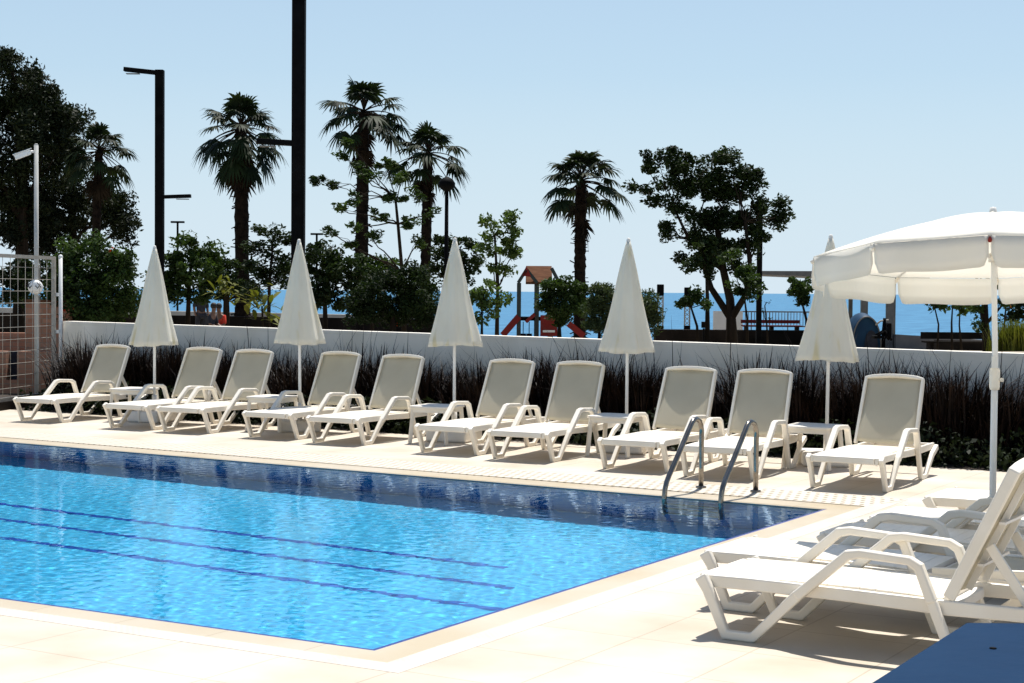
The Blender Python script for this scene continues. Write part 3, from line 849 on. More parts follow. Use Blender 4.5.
def tree(name, label, cat, D, trunk, wpx, blobs, leaf, mat, sub=.28, per=60, dens=1.0, flat=.2, slim=.5, group=None, seed=0, flowers=None, bark='bark', limbs=True, squash=.75, forks=()):
    """trunk: sight-line points from the base up; blobs: (x, y, rx, ry[, fork]) crown masses, all at real distance D with real depth"""
    rg = np.random.default_rng(1000+seed); s = D/F
    base = foot(trunk[0][0], D)
    t = thing(name, label, cat, tuple(base), 0, group)
    o = np.array(base)
    pts = [np.array([0, 0, -.1])]+[dep(x, y, D)-o+np.array([0,0,0]) for x, y in trunk[1:]]
    for i in range(1, len(pts)): pts[i] = pts[i]+rg.normal(size=3)*.02
    tm = MB(); n = len(pts)
    rad = [wpx*s*.5*(1-.45*i/(n-1)) for i in range(n)]; rad[0] *= 1.25
    tm.tube([tuple(p) for p in pts], rad, 10)
    nodes = [(p, r_) for p, r_ in zip(pts, rad)][1:]
    for fk in forks:
        q = [dep(x, y, D)-o+f0*rg.normal()*.25 for x, y in fk[1]]
        j = min(range(n), key=lambda i: np.linalg.norm(pts[i]-q[0])); q = [pts[j]]+q[1:] if len(q) > 1 else [pts[j]]+q
        rr = [fk[0]*s*.5*(1-.6*i/(len(q)-1)) for i in range(len(q))]
        tm.tube([tuple(p) for p in q], rr, 8); nodes += list(zip(q[1:], rr[1:]))
    allC = []; fl = []
    for bi, bl in enumerate(blobs):
        x, y, rx, ry = bl[:4]
        c = dep(x, y, D)-o; rx_, ry_ = rx*s, ry*s
        c = c+f0*rg.uniform(-.5, .5)*rx_*1.2
        # sub-clumps
        nsub = max(3, int(dens*2.6*(rx_*ry_)/(sub*sub)))
        q = in_ball(nsub, rg)
        cc = c+r0*q[:,:1]*rx_*.9+u0*q[:,1:2]*ry_*.9+f0*q[:,2:3]*rx_*.9
        if limbs:
            st, rk = min(nodes, key=lambda q: np.linalg.norm(q[0]-c)+2.2*max(0, q[0][2]-c[2]+.15*ry_))
            lp = limb(tm, st, c, max(.012, rk*.55), max(.006, rk*.2), rg)
            for j in rg.permutation(nsub)[:max(2, nsub//4)]:
                limb(tm, lp[-3 if j % 2 else -2], cc[j], max(.006, rk*.16), .004, rg, n=5, seg=3)
        for j in range(nsub):
            r_ = sub*(.55+.7*rg.random())
            m_ = int(per*(.6+.8*rg.random()))
            pp = in_ball(m_, rg)*np.array([1,1,squash])*r_
            allC.append(cc[j]+pp)
            if flowers and rg.random() < flowers[1]: fl.append(cc[j]+in_ball(6, rg)*r_*.5-f0*r_*.6)
    tm.build('trunk', M[bark], t)
    C = np.concatenate(allC)
    V, Q = leaf_quads(C, leaf, rg, flat, slim)
    fast_mesh('crown', V, Q, M[mat], t)
    if fl:
        V, Q = leaf_quads(np.concatenate(fl), leaf*.9, rg, 0, .9)
        fast_mesh('flowers', V, Q, M[flowers[0]], t)
    return t

def fan_frond(rg, az, el, petiole, rad, droop):
    """fan leaf: returns vertices, quads, petiole polyline"""
    d = np.array([math.cos(az)*math.cos(el), math.sin(az)*math.cos(el), math.sin(el)])
    P = []
    for i in range(5):
        u = i/4; P.append(d*petiole*u+np.array([0,0,-droop*.35*petiole*u*u]))
    tip = P[-1]; t_ = P[-1]-P[-2]; t_ /= np.linalg.norm(t_)
    side = np.cross(t_, [0,0,1]); nn = np.linalg.norm(side)
    side = side/nn if nn > .05 else np.array([math.sin(az), -math.cos(az), 0])
    upv = np.cross(side, t_)
    V = []; Q = []
    ns = 19; span = R(116)
    for k in range(ns):
        a = (k/(ns-1)-.5)*2*span
        L = rad*(1-.28*abs(k/(ns-1)-.5)*2)*rg.uniform(.88, 1.08)
        dd = t_*math.cos(a)+side*math.sin(a)+upv*rg.normal()*.07
        dd /= np.linalg.norm(dd)
        ww = np.cross(dd, upv); ww /= np.linalg.norm(ww); w = rad*.072
        b = len(V)
        dr = droop*rg.uniform(.7, 1.4)
        for (u, wf, sag) in ((.05,.35,0),(.42,1,.06),(.74,.75,.24),(1.0,.10,.55)):
            p = tip+dd*L*u+np.array([0,0,-sag*dr*rad])
            V += [p+ww*w*wf, p-ww*w*wf+upv*.0]
        for i in range(3): Q.append((b+2*i, b+2*i+1, b+2*i+3, b+2*i+2))
    return V, Q, P

def palm(label, D, trunk, w0, w1, cy, rpx, nf, seed, el=(-75, 78), skirt=30, group='tall fan palms in the park'):
    rg = np.random.default_rng(500+seed); s = D/F
    base = foot(trunk[0][0], D); o = np.array(base)
    t = thing('fan_palm', label, 'palm tree', tuple(base), 0, group)
    pts = [np.array([0,0,-.1])]+[dep(x, y, D)-o for x, y in trunk[1:]]
    # dense ringed trunk with ragged stubs
    m = MB(); P = []; Rd = []
    nseg = 46
    seglen = np.linspace(0, len(pts)-1, nseg)
    for i, q in enumerate(seglen):
        k = min(int(q), len(pts)-2); u = q-k
        P.append(tuple(pts[k]*(1-u)+pts[k+1]*u)); f_ = i/(nseg-1)
        Rd.append((w0*(1-f_)+w1*f_)*s*.5*(1+.10*(i % 2)+rg.normal()*.04))
    m.tube(P, Rd, 12)
    for i in range(1, nseg):
        if rg.random() < .92:
            for _ in range(3):
                a = rg.uniform(0, 2*PI); d = np.array([math.cos(a), math.sin(a), rg.uniform(-.6, .5)]); p = np.array(P[i])+d*Rd[i]*.8
                e = p+d*Rd[i]*rg.uniform(.3, .95)
                m.bar(tuple(p), tuple(e), Rd[i]*.35, Rd[i]*.14)
    m.build('trunk', M['palm_bark'], t)
    top = pts[-1]; rad = rpx*s
    V = []; Q = []; pm = MB()
    for i in range(nf):
        az = i*2.39996+rg.normal()*.25; u = (i+.5)/nf
        e = R(el[0]+(el[1]-el[0])*(u**1.15))+rg.normal()*.16
        v, q, pl = fan_frond(rg, az, e, rad*.70*(1-.38*max(0, u-.35)/.65)*rg.uniform(.75, 1.1), rad*.37*rg.uniform(.8, 1.2), (.8 if u < .5 else .6))
        b = len(V); off = top+np.array([0,0,.15*rad*(u-.4)])
        V += [p+off for p in v]; Q += [tuple(x+b for x in f_) for f_ in q]
        pm.tube([tuple(p+off) for p in pl], [.03*rad*.6,.024*rad*.6,.02*rad*.6,.016*rad*.6,.014*rad*.6], 5)
    fast_mesh('crown', np.array(V), np.array(Q), M['palm_leaf'], t)
    pm.build('petioles', M['dead_frond'], t)
    V = []; Q = []
    for i in range(skirt):
        az = rg.uniform(0, 2*PI); e = R(rg.uniform(-88, -62))
        v, q, pl = fan_frond(rg, az, e, rad*.38, rad*.42*rg.uniform(.6, 1.1), .4)
        b = len(V); off = top+np.array([0,0,-rad*rg.uniform(.0, .55)])
        V += [p+off for p in v]; Q += [tuple(x+b for x in f_) for f_ in q]
    if V: fast_mesh('dead_fronds', np.array(V), np.array(Q), M['dead_frond'], t)
    return t

PG = 'tall fan palms in the park'
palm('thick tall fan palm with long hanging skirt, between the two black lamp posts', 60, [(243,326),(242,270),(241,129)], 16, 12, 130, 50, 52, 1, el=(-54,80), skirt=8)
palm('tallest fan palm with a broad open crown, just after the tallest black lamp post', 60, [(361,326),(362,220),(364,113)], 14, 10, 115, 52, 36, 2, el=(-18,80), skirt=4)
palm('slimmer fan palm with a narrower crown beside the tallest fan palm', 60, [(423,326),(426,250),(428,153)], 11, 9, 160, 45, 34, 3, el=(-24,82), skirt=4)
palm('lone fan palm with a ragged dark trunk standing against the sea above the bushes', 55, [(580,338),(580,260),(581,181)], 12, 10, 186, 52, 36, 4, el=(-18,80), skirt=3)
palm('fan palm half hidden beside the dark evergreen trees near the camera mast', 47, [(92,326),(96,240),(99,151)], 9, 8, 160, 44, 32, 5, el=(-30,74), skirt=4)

tree('evergreen_tree', 'tall dark evergreen tree behind the white mesh fence', 'tree', 48, [(20,326),(22,220),(24,110)], 14,
     [(4,72,20,18),(22,92,24,22),(0,110,30,28),(36,108,20,22),(48,118,12,10),(20,140,40,30),(46,150,26,30),(8,180,44,36),(40,200,36,36),(10,225,40,34),(-30,150,34,60),(-35,90,24,34),(26,72,6,9),(44,94,9,8),(58,106,9,6),(66,128,10,7),(8,56,7,8),(74,118,6,4),(34,84,8,6)], .13, 'leaf_conifer', sub=.42, per=150, dens=2.0, slim=.4, flat=0, seed=1)
tree('dark_bush', 'dark bush behind the brick wall, seen through the white mesh fence', 'bush', 31, [(22,330),(22,310)], 8,
     [(8,275,22,14),(34,268,24,12),(48,285,18,16),(14,296,14,10),(40,304,18,10),(-20,290,24,30),(58,262,14,12)], .10, 'leaf_dark', sub=.2, per=70, dens=1.7, seed=33, limbs=False)
tree('evergreen_tree', 'lower dark evergreen tree reaching toward the half hidden fan palm', 'tree', 50, [(76,326),(74,250),(70,150)], 11,
     [(60,98,13,12),(70,122,20,20),(58,140,24,24),(72,165,24,26),(98,205,30,24),(118,215,18,22),(126,232,12,18),(70,215,38,34),(40,240,30,28)], .13, 'leaf_conifer', sub=.40, per=150, dens=2.0, slim=.4, flat=0, seed=2)
tree('flowering_bush', 'big leafy bush with a red flower at the fence end of the white wall', 'bush', 27, [(95,326),(95,300)], 10,
     [(70,262,22,22),(95,262,30,26),(122,270,20,24),(80,292,30,28),(112,298,28,26),(62,290,18,26),(95,312,40,14),(134,300,10,16),(66,250,10,8)], .07, 'leaf_mid', sub=.18, per=100, dens=2.0, seed=3, flowers=('flower_red', .012), limbs=False)
tree('park_tree', 'rounded green tree beside the first black lamp post', 'tree', 46, [(187,326),(189,290),(191,258)], 5,
     [(190,245,14,11),(206,252,16,14),(178,262,16,14),(212,262,10,10),(195,270,24,18),(176,288,20,16),(212,280,14,12),(160,282,14,20),(200,296,16,10)], .14, 'leaf_mid', sub=.26, per=52, dens=1.9, seed=4)
tree('park_tree', 'layered green tree just after the thick fan palm', 'tree', 50, [(268,326),(270,280),(272,250)], 4,
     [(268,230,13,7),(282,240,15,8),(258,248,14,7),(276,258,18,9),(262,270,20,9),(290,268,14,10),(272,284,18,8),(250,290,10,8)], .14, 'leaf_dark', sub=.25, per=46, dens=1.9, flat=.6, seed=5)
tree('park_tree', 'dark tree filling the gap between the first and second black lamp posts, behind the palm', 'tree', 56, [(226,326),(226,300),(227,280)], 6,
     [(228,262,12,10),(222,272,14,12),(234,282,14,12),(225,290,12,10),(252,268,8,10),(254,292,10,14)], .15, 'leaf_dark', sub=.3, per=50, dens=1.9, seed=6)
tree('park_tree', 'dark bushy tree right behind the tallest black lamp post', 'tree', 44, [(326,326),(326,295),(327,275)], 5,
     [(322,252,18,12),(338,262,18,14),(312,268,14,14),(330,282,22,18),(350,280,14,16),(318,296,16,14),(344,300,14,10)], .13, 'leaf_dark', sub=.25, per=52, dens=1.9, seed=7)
tree('slender_tree', 'tall slender tree with sparse layered leaves in front of the tallest fan palm', 'tree', 38, [(405,326),(403,275),(398,225),(396,200)], 4.5,
     [(321,181,12,5),(334,186,7,4),(346,158,12,6),(358,166,10,6),(338,208,10,5),(352,198,9,6),(330,231,10,4),(352,226,10,5),(372,176,12,8),(388,166,12,9),(402,180,13,9),(412,196,12,8),(394,196,12,7),(380,214,11,7),(408,222,12,8),(350,244,9,5),(372,238,12,7),(418,240,10,7),(346,142,7,4),(432,212,8,5)], .12, 'leaf_mid', sub=.16, per=46, dens=1.25, flat=.55, slim=.4, seed=8)
tree('round_bush', 'wide dark round bush with small red flowers behind the wall, before the slender tree', 'bush', 26, [(392,328),(392,315)], 8,
     [(372,298,24,24),(400,290,28,28),(425,300,24,26),(390,312,46,18),(358,310,16,18),(436,312,12,16),(384,276,18,12),(412,276,16,12)], .055, 'leaf_dark', sub=.16, per=105, dens=2.0, seed=9, flowers=('flower_red', .01), limbs=False)
tree('park_tree', 'round green tree between the tallest black lamp post and the round bush', 'tree', 45, [(372,326),(373,300),(374,285)], 4,
     [(374,272,16,14),(386,266,14,12),(362,282,12,12),(376,290,14,10),(358,262,10,8)], .13, 'leaf_mid', sub=.24, per=50, dens=1.9, seed=10)
tree('park_tree', 'dark tree behind the third closed parasol, around the lantern pole', 'tree', 52, [(452,330),(452,290),(453,262)], 5,
     [(446,242,14,8),(462,246,14,10),(440,256,14,9),(456,262,18,12),(470,262,12,12),(444,275,14,9),(462,280,14,10),(436,268,9,7)], .15, 'leaf_dark', sub=.28, per=50, dens=1.9, flat=.4, seed=11)
tree('slender_tree', 'slim pale green tree with a thin straight trunk beside the playground', 'tree', 33, [(497,340),(498,290),(498,235)], 4,
     [(486,222,11,8),(505,220,15,9),(518,230,9,8),(494,234,16,9),(512,244,13,9),(484,245,12,9),(500,254,15,9),(516,250,6,5),(492,268,11,8),(508,268,9,6)], .10, 'leaf_light', sub=.17, per=40, dens=1.1, seed=12)
tree('leafy_shrub', 'light green shrub at the foot of the slim pale green tree', 'shrub', 32, [(482,340),(482,310)], 3,
     [(484,290,12,11),(476,302,13,12),(490,310,11,12),(478,322,11,9),(498,298,8,8)], .10, 'leaf_light', sub=.18, per=50, dens=1.3, seed=13)
tree('climbing_bush', 'green climbing bush with orange flowers covering the playground tower', 'bush', 37, [(560,340),(560,320)], 5,
     [(548,290,12,10),(562,288,16,10),(576,292,14,11),(548,304,12,12),(566,304,20,13),(586,304,14,14),(558,318,16,8)], .09, 'leaf_mid', sub=.17, per=70, dens=2.0, seed=14, flowers=('flower_orange', .03), limbs=False)
tree('oleander_bush', 'spiky grey green oleander bush beside the playground, before the fourth closed parasol', 'bush', 30, [(600,343),(601,325)], 4,
     [(598,300,14,17),(612,304,14,18),(594,322,14,14),(610,326,16,12),(604,290,8,8)], .10, 'oleander', sub=.17, per=85, dens=1.9, slim=.22, seed=15, limbs=False)
tree('oleander_bush', 'spiky grey green oleander bush on the far side of the fourth closed parasol', 'bush', 30, [(640,345),(641,328)], 4,
     [(640,308,14,18),(650,302,9,14),(632,316,12,18),(648,322,10,14),(655,312,5,10)], .10, 'oleander', sub=.17, per=85, dens=1.9, slim=.22, seed=16, limbs=False)
tree('broad_tree', 'big broad tree with a forked trunk and dark spreading crown', 'tree', 38, [(733,347),(731,318),(729,300),(724,270),(718,230)], 11,
     [(640,187,13,8),(655,157,17,8),(676,153,12,7),(690,163,20,10),(716,158,16,9),(733,156,9,7),(716,176,24,13),(745,172,17,11),(757,184,12,8),(700,186,24,13),(668,182,14,8),(735,194,22,12),(760,205,17,9),(780,205,9,7),(772,220,14,8),(656,201,8,5),(680,206,18,9),(700,214,16,10),(724,220,24,14),(750,226,17,10),(664,224,9,5),(672,236,10,5),(700,240,20,11),(726,248,24,14),(752,246,14,9),(708,262,17,11),(736,268,17,10),(760,235,9,6),(648,168,10,6),(786,214,4,4),(722,192,16,10),(690,182,14,9),(690,258,12,8),(742,214,14,9),(710,226,16,10),(738,178,14,8),(676,170,12,7)], .10, 'leaf_dark', sub=.22, per=92, dens=1.6, flat=.4, seed=17, forks=[(8,((731,318),(712,288),(702,262),(694,222))),(7.5,((731,318),(744,294),(749,264),(742,222))),(5,((712,288),(690,240),(672,205)))])
tree('young_tree', 'lighter green young tree growing in front of the forked trunk of the broad tree', 'tree', 35, [(748,347),(746,320),(744,296)], 3,
     [(744,272,12,9),(752,284,11,9),(738,288,8,7),(744,296,9,6),(730,256,8,7)], .10, 'leaf_mid', sub=.17, per=60, dens=1.7, seed=18)
tree('slender_tree', 'thin straight tree standing just before the forked trunk of the broad tree', 'tree', 37, [(708,347),(708,300),(706,262)], 5,
     [(702,252,13,10),(712,244,14,10),(696,266,9,7),(712,268,10,8)], .12, 'leaf_dark', sub=.2, per=60, dens=1.6, seed=19)
tree('young_tree', 'small leaning sapling in front of the second lattice lantern', 'tree', 34, [(699,347),(696,325),(692,308)], 3.5,
     [(686,300,9,6),(697,300,9,6),(692,294,8,5),(706,304,5,4),(682,305,4,4)], .10, 'leaf_mid', sub=.15, per=36, seed=20)
tree('young_tree', 'round topped young tree under the grey canopy roof beside the fifth closed parasol', 'tree', 42, [(808,345),(805,318),(802,300)], 3.5,
     [(800,284,11,8),(806,292,10,9),(796,296,8,8),(803,304,8,6)], .12, 'leaf_mid', sub=.2, per=60, dens=1.8, seed=21)
tree('bare_sapling', 'thin almost bare sapling in front of the railing', 'sapling', 36, [(769,347),(767,325),(765,306)], 2,
     [(763,310,3,3),(767,302,3,3),(770,318,2,2)], .06, 'leaf_dark', sub=.06, per=3, seed=22)
YT = 'slim young trees by the low grey wall'
tree('young_tree', 'slim young tree by the low grey wall, first one past the grey pillars', 'tree', 36, [(938,347),(937,325),(936,308)], 2.2, [(934,303,9,5),(941,306,7,5),(937,296,8,5)], .11, 'leaf_mid', sub=.16, per=36, seed=23)
tree('young_tree', 'slim young tree with a yellowish crown in front of the dark bench', 'tree', 36, [(953,347),(952,325),(952,308)], 2.4, [(950,306,8,6),(957,303,8,6),(952,298,9,6),(962,310,5,4)], .11, 'leaf_light', sub=.16, per=36, seed=24)
tree('young_tree', 'slanting young tree between the yellowish one and the flowering stump', 'tree', 37, [(963,347),(961,325),(960,306)], 2.2, [(964,302,9,6),(970,306,6,5)], .11, 'leaf_mid', sub=.16, per=36, seed=25)
tree('flowering_tree', 'thick stemmed tree with orange flowers behind the open parasol pole', 'tree', 33, [(989,348),(986,325),(984,298),(986,280)], 9,
     [(985,282,16,8),(978,308,4,4),(996,288,12,8),(1003,304,5,5),(979,326,3,3)], .10, 'leaf_mid', sub=.17, per=36, seed=26, flowers=('flower_orange', .22))
tree('dark_tree', 'dark tree with hanging foliage at the end of the park, past the open parasol pole', 'tree', 40, [(1046,350),(1044,300),(1042,200)], 9,
     [(1018,300,11,7),(1036,290,16,12),(1030,312,14,6),(1042,188,17,10),(1050,220,22,24),(1050,260,20,22),(1014,316,7,3)], .13, 'leaf_dark', sub=.22, per=55, seed=27)
tree('thin_stemmed_shrub', 'cluster of thin bare stems between the parasol pole and the yellow grass', 'shrub', 33, [(1003,348),(1004,325),(1006,300)], 2.5,
     [(1002,302,4,5),(1008,298,4,5),(1011,306,3,4),(998,318,3,4)], .08, 'leaf_dark', sub=.09, per=8, seed=28)

# upright broad leaved plants
def rosette(label, px, py, D, h, n, mat, seed, L=.5, name='broad_leaved_plant'):
    rg = np.random.default_rng(seed); b = foot(px, D); top = dep(px, py, D)-b
    t = thing(name, label, 'plant', tuple(b))
    m = MB(); m.tube([(0,0,-.05),tuple(top*.5+np.array([.03,0,0])),tuple(top)], [.03,.025,.02], 7); m.build('stem', M['bark'], t)
    V = []; Q = []
    for i in range(n):
        az = rg.uniform(0, 2*PI); el = rg.uniform(-.2, 1.2); o = top+rg.normal(size=3)*h*.35
        d = np.array([math.cos(az)*math.cos(el), math.sin(az)*math.cos(el), math.sin(el)]); sd = np.array([-math.sin(az), math.cos(az), 0])
        l_ = L*rg.uniform(.7, 1.2); q = len(V)
        for u, wv in ((0,.02),(.35,.09),(.7,.075),(1,.004)):
            p = o+d*l_*u+np.array([0,0,-.35*l_*u*u]); V += [p+sd*wv*l_*1.4, p-sd*wv*l_*1.4]
        for k in range(3): Q.append((q+2*k, q+2*k+1, q+2*k+3, q+2*k+2))
    fast_mesh('leaves', np.array(V), np.array(Q), M[mat], t)
    return t
rosette('bright yellow green broad leaved plant at the foot of the thick fan palm', 228, 290, 40, .45, 46, 'leaf_yellow', 41, .42)
rosette('yellow green broad leaved plant half hidden by the second closed parasol', 262, 306, 36, .5, 50, 'leaf_yellow', 42, .42)

# tall purple grasses along the wall (nobody could count the blades)
def blades(name, n, xr, yr, hr, width, lean, mat, seed, clump=None):
    rg = np.random.default_rng(seed)
    x = rg.uniform(xr[0], xr[1], n); y = rg.uniform(yr[0], yr[1], n)
    if clump:
        K = int((xr[1]-xr[0])/clump*3.0); cx = rg.uniform(xr[0], xr[1], K); cy = rg.uniform(yr[0]+.15, yr[1]-.15, K); ch = rg.uniform(.55, 1.15, K)
        k = rg.integers(0, K, n); x = cx[k]+rg.normal(size=n)*clump*.5; y = cy[k]+rg.normal(size=n)*.14; hs = ch[k]
        az = np.arctan2(y-cy[k], x-cx[k])+rg.normal(size=n)*.7
    else: hs = np.ones(n); az = rg.uniform(0, 2*PI, n)
    y = np.clip(y, yr[0], yr[1])
    h = (hr[0]+(hr[1]-hr[0])*rg.random(n)**1.6)*hs
    le = lean*(.25+rg.random(n)**1.3)
    V = np.zeros((n, 8, 3)); lv = [(0,1.0),(.4,.95),(.75,.7),(1.0,.08)]
    sx, sy = -np.sin(az), np.cos(az)
    for i, (u, wv) in enumerate(lv):
        lf = np.where((np.sin(az) < 0), le*.3, le); hx = h*lf*u**2.0; zz = h*(u-.25*le*u**3)
        wd = width*wv*(.7+.6*rg.random(n))
        for j, sg in enumerate((1, -1)):
            V[:, 2*i+j, 0] = x+np.cos(az)*hx+sg*sx*wd; V[:, 2*i+j, 1] = y+np.sin(az)*hx+sg*sy*wd; V[:, 2*i+j, 2] = zz-.01
    V[:,:,1] = np.minimum(V[:,:,1], 17.46)
    b = (np.arange(n)*8)[:,None]
    Q = np.concatenate([b+np.array([[2*i, 2*i+1, 2*i+3, 2*i+2]]) for i in range(3)], 0)
    o = fast_mesh(name, V.reshape(-1,3), Q, M[mat]); return o
g = blades('purple_fountain_grass', 100000, (-17.3, 6.0), (16.4, 17.2), (.30, 1.12), .010, 1.05, 'purple_grass', 61, clump=.42)
tag(g, 'dark purple fountain grass growing along the foot of the white wall', 'ornamental grass', kind='stuff')
g = blades('tall_grass_stems', 1500, (-17.0, 6.0), (16.6, 17.25), (.8, 1.45), .0055, .6, 'purple_grass', 62, clump=.9)
tag(g, 'long dark arching grass stems rising above the purple grass before the wall', 'ornamental grass', kind='stuff')
rg = np.random.default_rng(71); n = 26000
C = np.stack([rg.uniform(-17.6, 6, n), 15.98+rg.random(n)**1.3*1.3, np.zeros(n)], -1); C[:,2] = (.10+.28*np.sin(C[:,0]*3.1+np.cos(C[:,1]*5))**2*.6+.16)*rg.random(n)*np.minimum(1, (C[:,1]-15.9)*3+.35)
V, Q = leaf_quads(C, .07, rg, .2, .55)
g = fast_mesh('ground_cover', V, Q, M['low_green']); tag(g, 'low dark green ground cover at the edge of the planting bed', 'ground cover', kind='stuff')
# yellow grass clump in the park
rg = np.random.default_rng(72); n = 1500; b = foot(1016, 30)
az = rg.uniform(0, 2*PI, n); h = rg.uniform(.2, .62, n); le = rg.uniform(.1, .6, n); x0_ = rg.normal(size=n)*.16; y0_ = rg.normal(size=n)*.16
V = np.zeros((n, 6, 3))
for i, (u, wv) in enumerate(((0,.008),(.55,.007),(1,.0015))):
    for j, sg in enumerate((1, -1)):
        V[:,2*i+j,0] = x0_+np.cos(az)*h*le*u*u-sg*np.sin(az)*wv; V[:,2*i+j,1] = y0_+np.sin(az)*h*le*u*u+sg*np.cos(az)*wv; V[:,2*i+j,2] = h*u
bb = (np.arange(n)*6)[:,None]
Q = np.concatenate([bb+np.array([[2*i,2*i+1,2*i+3,2*i+2]]) for i in range(2)], 0)
g = fast_mesh('yellow_grass_clump', V.reshape(-1,3), Q, M['leaf_yellow']); g.location = tuple(b)
tag(g, 'yellow green clump of tall grass at the wall, past the open parasol pole', 'grass clump')

# ================================================================== street furniture of the park
def lamp_post(label, px, D, w, ztop, arm_up, arm_low, zlow, lowdir, name='lamp_post'):
    b = foot(px, D); h = ztop-b[2]
    t = thing(name, label, 'lamp post', tuple(b), YAW, 'square black lamp posts')
    MB().box((0,0,h/2-.1), (w,w,h+.2)).build('post', M['black_metal'], t, bevel=.008)
    MB().box((0,0,.02), (w*1.9,w*1.9,.04)).build('base_plate', M['black_metal'], t)
    if arm_up:
        m = MB(); m.bar((-w/2-.001,0,h-w*.32), (-w/2-arm_up,.0,h-w*.32+.10*arm_up), w*.9, w*.5)
        a = m.build('upper_arm', M['black_metal'], t, bevel=.006)
        MB().box((-w/2-arm_up*.72,0,h-w*.62+.03), (arm_up*.42,w*.6,.02)).build('lamp_head', M['grey_metal'], a)
    if arm_low:
        z = zlow-b[2]
        m = MB(); m.bar((lowdir*(w/2+.001),0,z), (lowdir*(w/2+arm_low),0,z+.03), w*.8, w*.42)
        a = m.build('lower_arm', M['black_metal'], t, bevel=.006)
        MB().box((lowdir*(w/2+arm_low*.7),0,z-w*.26), (arm_low*.45,w*.55,.02)).build('lamp_head', M['grey_metal'], a)
    return t
p = dep(160, 70, 45); q = dep(180, 197, 45)
lamp_post('first black lamp post from the fence, its long upper arm seen against the sky', 159.5, 45, .225, p[2], .86, .74, q[2], 1)
q = dep(270, 143, 29)
lamp_post('tallest and thickest black lamp post, running out of the top of the picture', 298, 29, .225, 8.0, .86, .62, q[2], -1)
p = dep(759, 207, 42)
lamp_post('plain thin black lamp post in front of the edge of the broad tree', 759, 42, .13, p[2], 0, 0, 0, 1)
def t_lamp(label, px, py, D, wpx):
    b = foot(px, D); p = dep(px, py, D); s = D/F; h = p[2]-b[2]
    t = thing('path_lamp', label, 'path lamp', tuple(b), YAW, 'small path lamps in the park')
    MB().tube([(0,0,-.1),(0,0,h)], .04, 8).build('post', M['black_metal'], t)
    MB().poly([(-wpx*s/2,-.1),(wpx*s/2,-.1),(wpx*s/2,.1),(-wpx*s/2,.1)], h, h+.07).build('lamp_head', M['black_metal'], t)
t_lamp('flat topped path lamp just after the first black lamp post', 177.5, 223, 62, 13)
t_lamp('flat topped path lamp just after the tallest black lamp post', 316.5, 235, 62, 12)
b = foot(446, 48); p = dep(446, 190, 48); h = p[2]-b[2]
t = thing('park_lantern', 'black pole with a round lantern head behind the third closed parasol', 'lantern', tuple(b), YAW)
MB().tube([(0,0,-.1),(0,0,h)], [.075,.055], 10).build('post', M['black_metal'], t)
m = MB(); m.lathe([(.05,h-.05),(.16,h+.02),(.24,h+.10),(.25,h+.20),(.17,h+.32),(.05,h+.38),(.001,h+.40)], 18); m.build('lamp_head', M['black_metal'], t)

def lattice_lantern(label, px, ytop, ybot, wpx, D):
    s = D/F; b = dep(px, ybot, D); top = dep(px, ytop, D); h = top[2]-b[2]; w = wpx*s
    g_ = terr(D)
    t = thing('lattice_lantern', label, 'lantern', (b[0], b[1], g_), YAW, 'lattice lanterns on the low dark wall')
    dz = b[2]-g_
    MB().box((0,0,dz-.02), (w,w,.30)).build('base', M['black_metal'], t)
    MB().box((0,0,dz+h-.15), (w*1.02,w*1.02,.34)).build('cap', M['black_metal'], t, bevel=.02)
    for sx in (-1, 1):
        for sy in (-1, 1): MB().bar((sx*w*.42,sy*w*.42,dz+.131),(sx*w*.42,sy*w*.42,dz+h-.322),w*.13,w*.13).build('post', M['galv'], t)
    m = MB(); nz_ = 6; hh = h-.46
    for i in range(nz_):
        z0 = dz+.135+hh*i/nz_; z1 = dz+.135+hh*(i+1)/nz_
        for sy in (-1, 1):
            m.bar((-w*.40,sy*w*.42,z0),(w*.40,sy*w*.42,z1),w*.05,w*.05); m.bar((w*.40,sy*w*.385,z0),(-w*.40,sy*w*.385,z1),w*.05,w*.05)
    m.build('lattice', M['galv'], t)
lattice_lantern('lattice lantern with a black cap just after the fourth closed parasol', 660, 285, 330, 6.5, 48)
lattice_lantern('lattice lantern with a black cap behind the small leaning sapling', 687, 288, 330, 6, 48)

# low walls of the promenade
def wall_px(name, label, cat, x1, x2, yt1, yt2, D, thick, mat, zb=None):
    a = dep(x1, yt1, D); b = dep(x2, yt2, D); z0 = terr(D)-.2
    t = MB(); dirv = (b-a)[:2]; L = np.linalg.norm(dirv); dirv /= L; nrm = np.array([-dirv[1], dirv[0]])
    c = a[:2]
    vs = []
    for (u, zt) in ((0, a[2]), (L, b[2])):
        for k in (0, thick):
            p = dirv*u+nrm*k; vs += [(p[0], p[1], z0), (p[0], p[1], zt)]
    t.add(vs, [(0,4,5,1),(2,3,7,6),(1,5,7,3),(0,1,3,2),(4,6,7,5),(0,2,6,4)])
    o = t.build(name, M[mat]); o.location = (c[0], c[1], 0)
    tag(o, label, cat); return o
wall_px('low_wall', 'low dark wall between the lattice lanterns and the fifth closed parasol', 'wall', 655, 862, 329.5, 331, 46, .5, 'dark_wall')
wall_px('promenade_wall', 'long low dark planter wall at the far edge of the park behind the palms', 'wall', -60, 470, 312, 320, 58, .5, 'dark_wall')
wall_px('promenade_parapet', 'pale promenade parapet in front of the sea behind the palms', 'wall', -60, 470, 306.5, 317, 60.5, .4, 'pale_wall')
wall_px('low_grey_wall', 'low grey wall sloping down from the grey pillars in front of the sea', 'wall', 896, 1000, 334.5, 341, 44, .4, 'grey_wall')
wall_px('low_wall', 'low dark wall at the end of the park, past the open parasol pole', 'wall', 938, 1120, 340, 344, 40, .4, 'dark_wall')

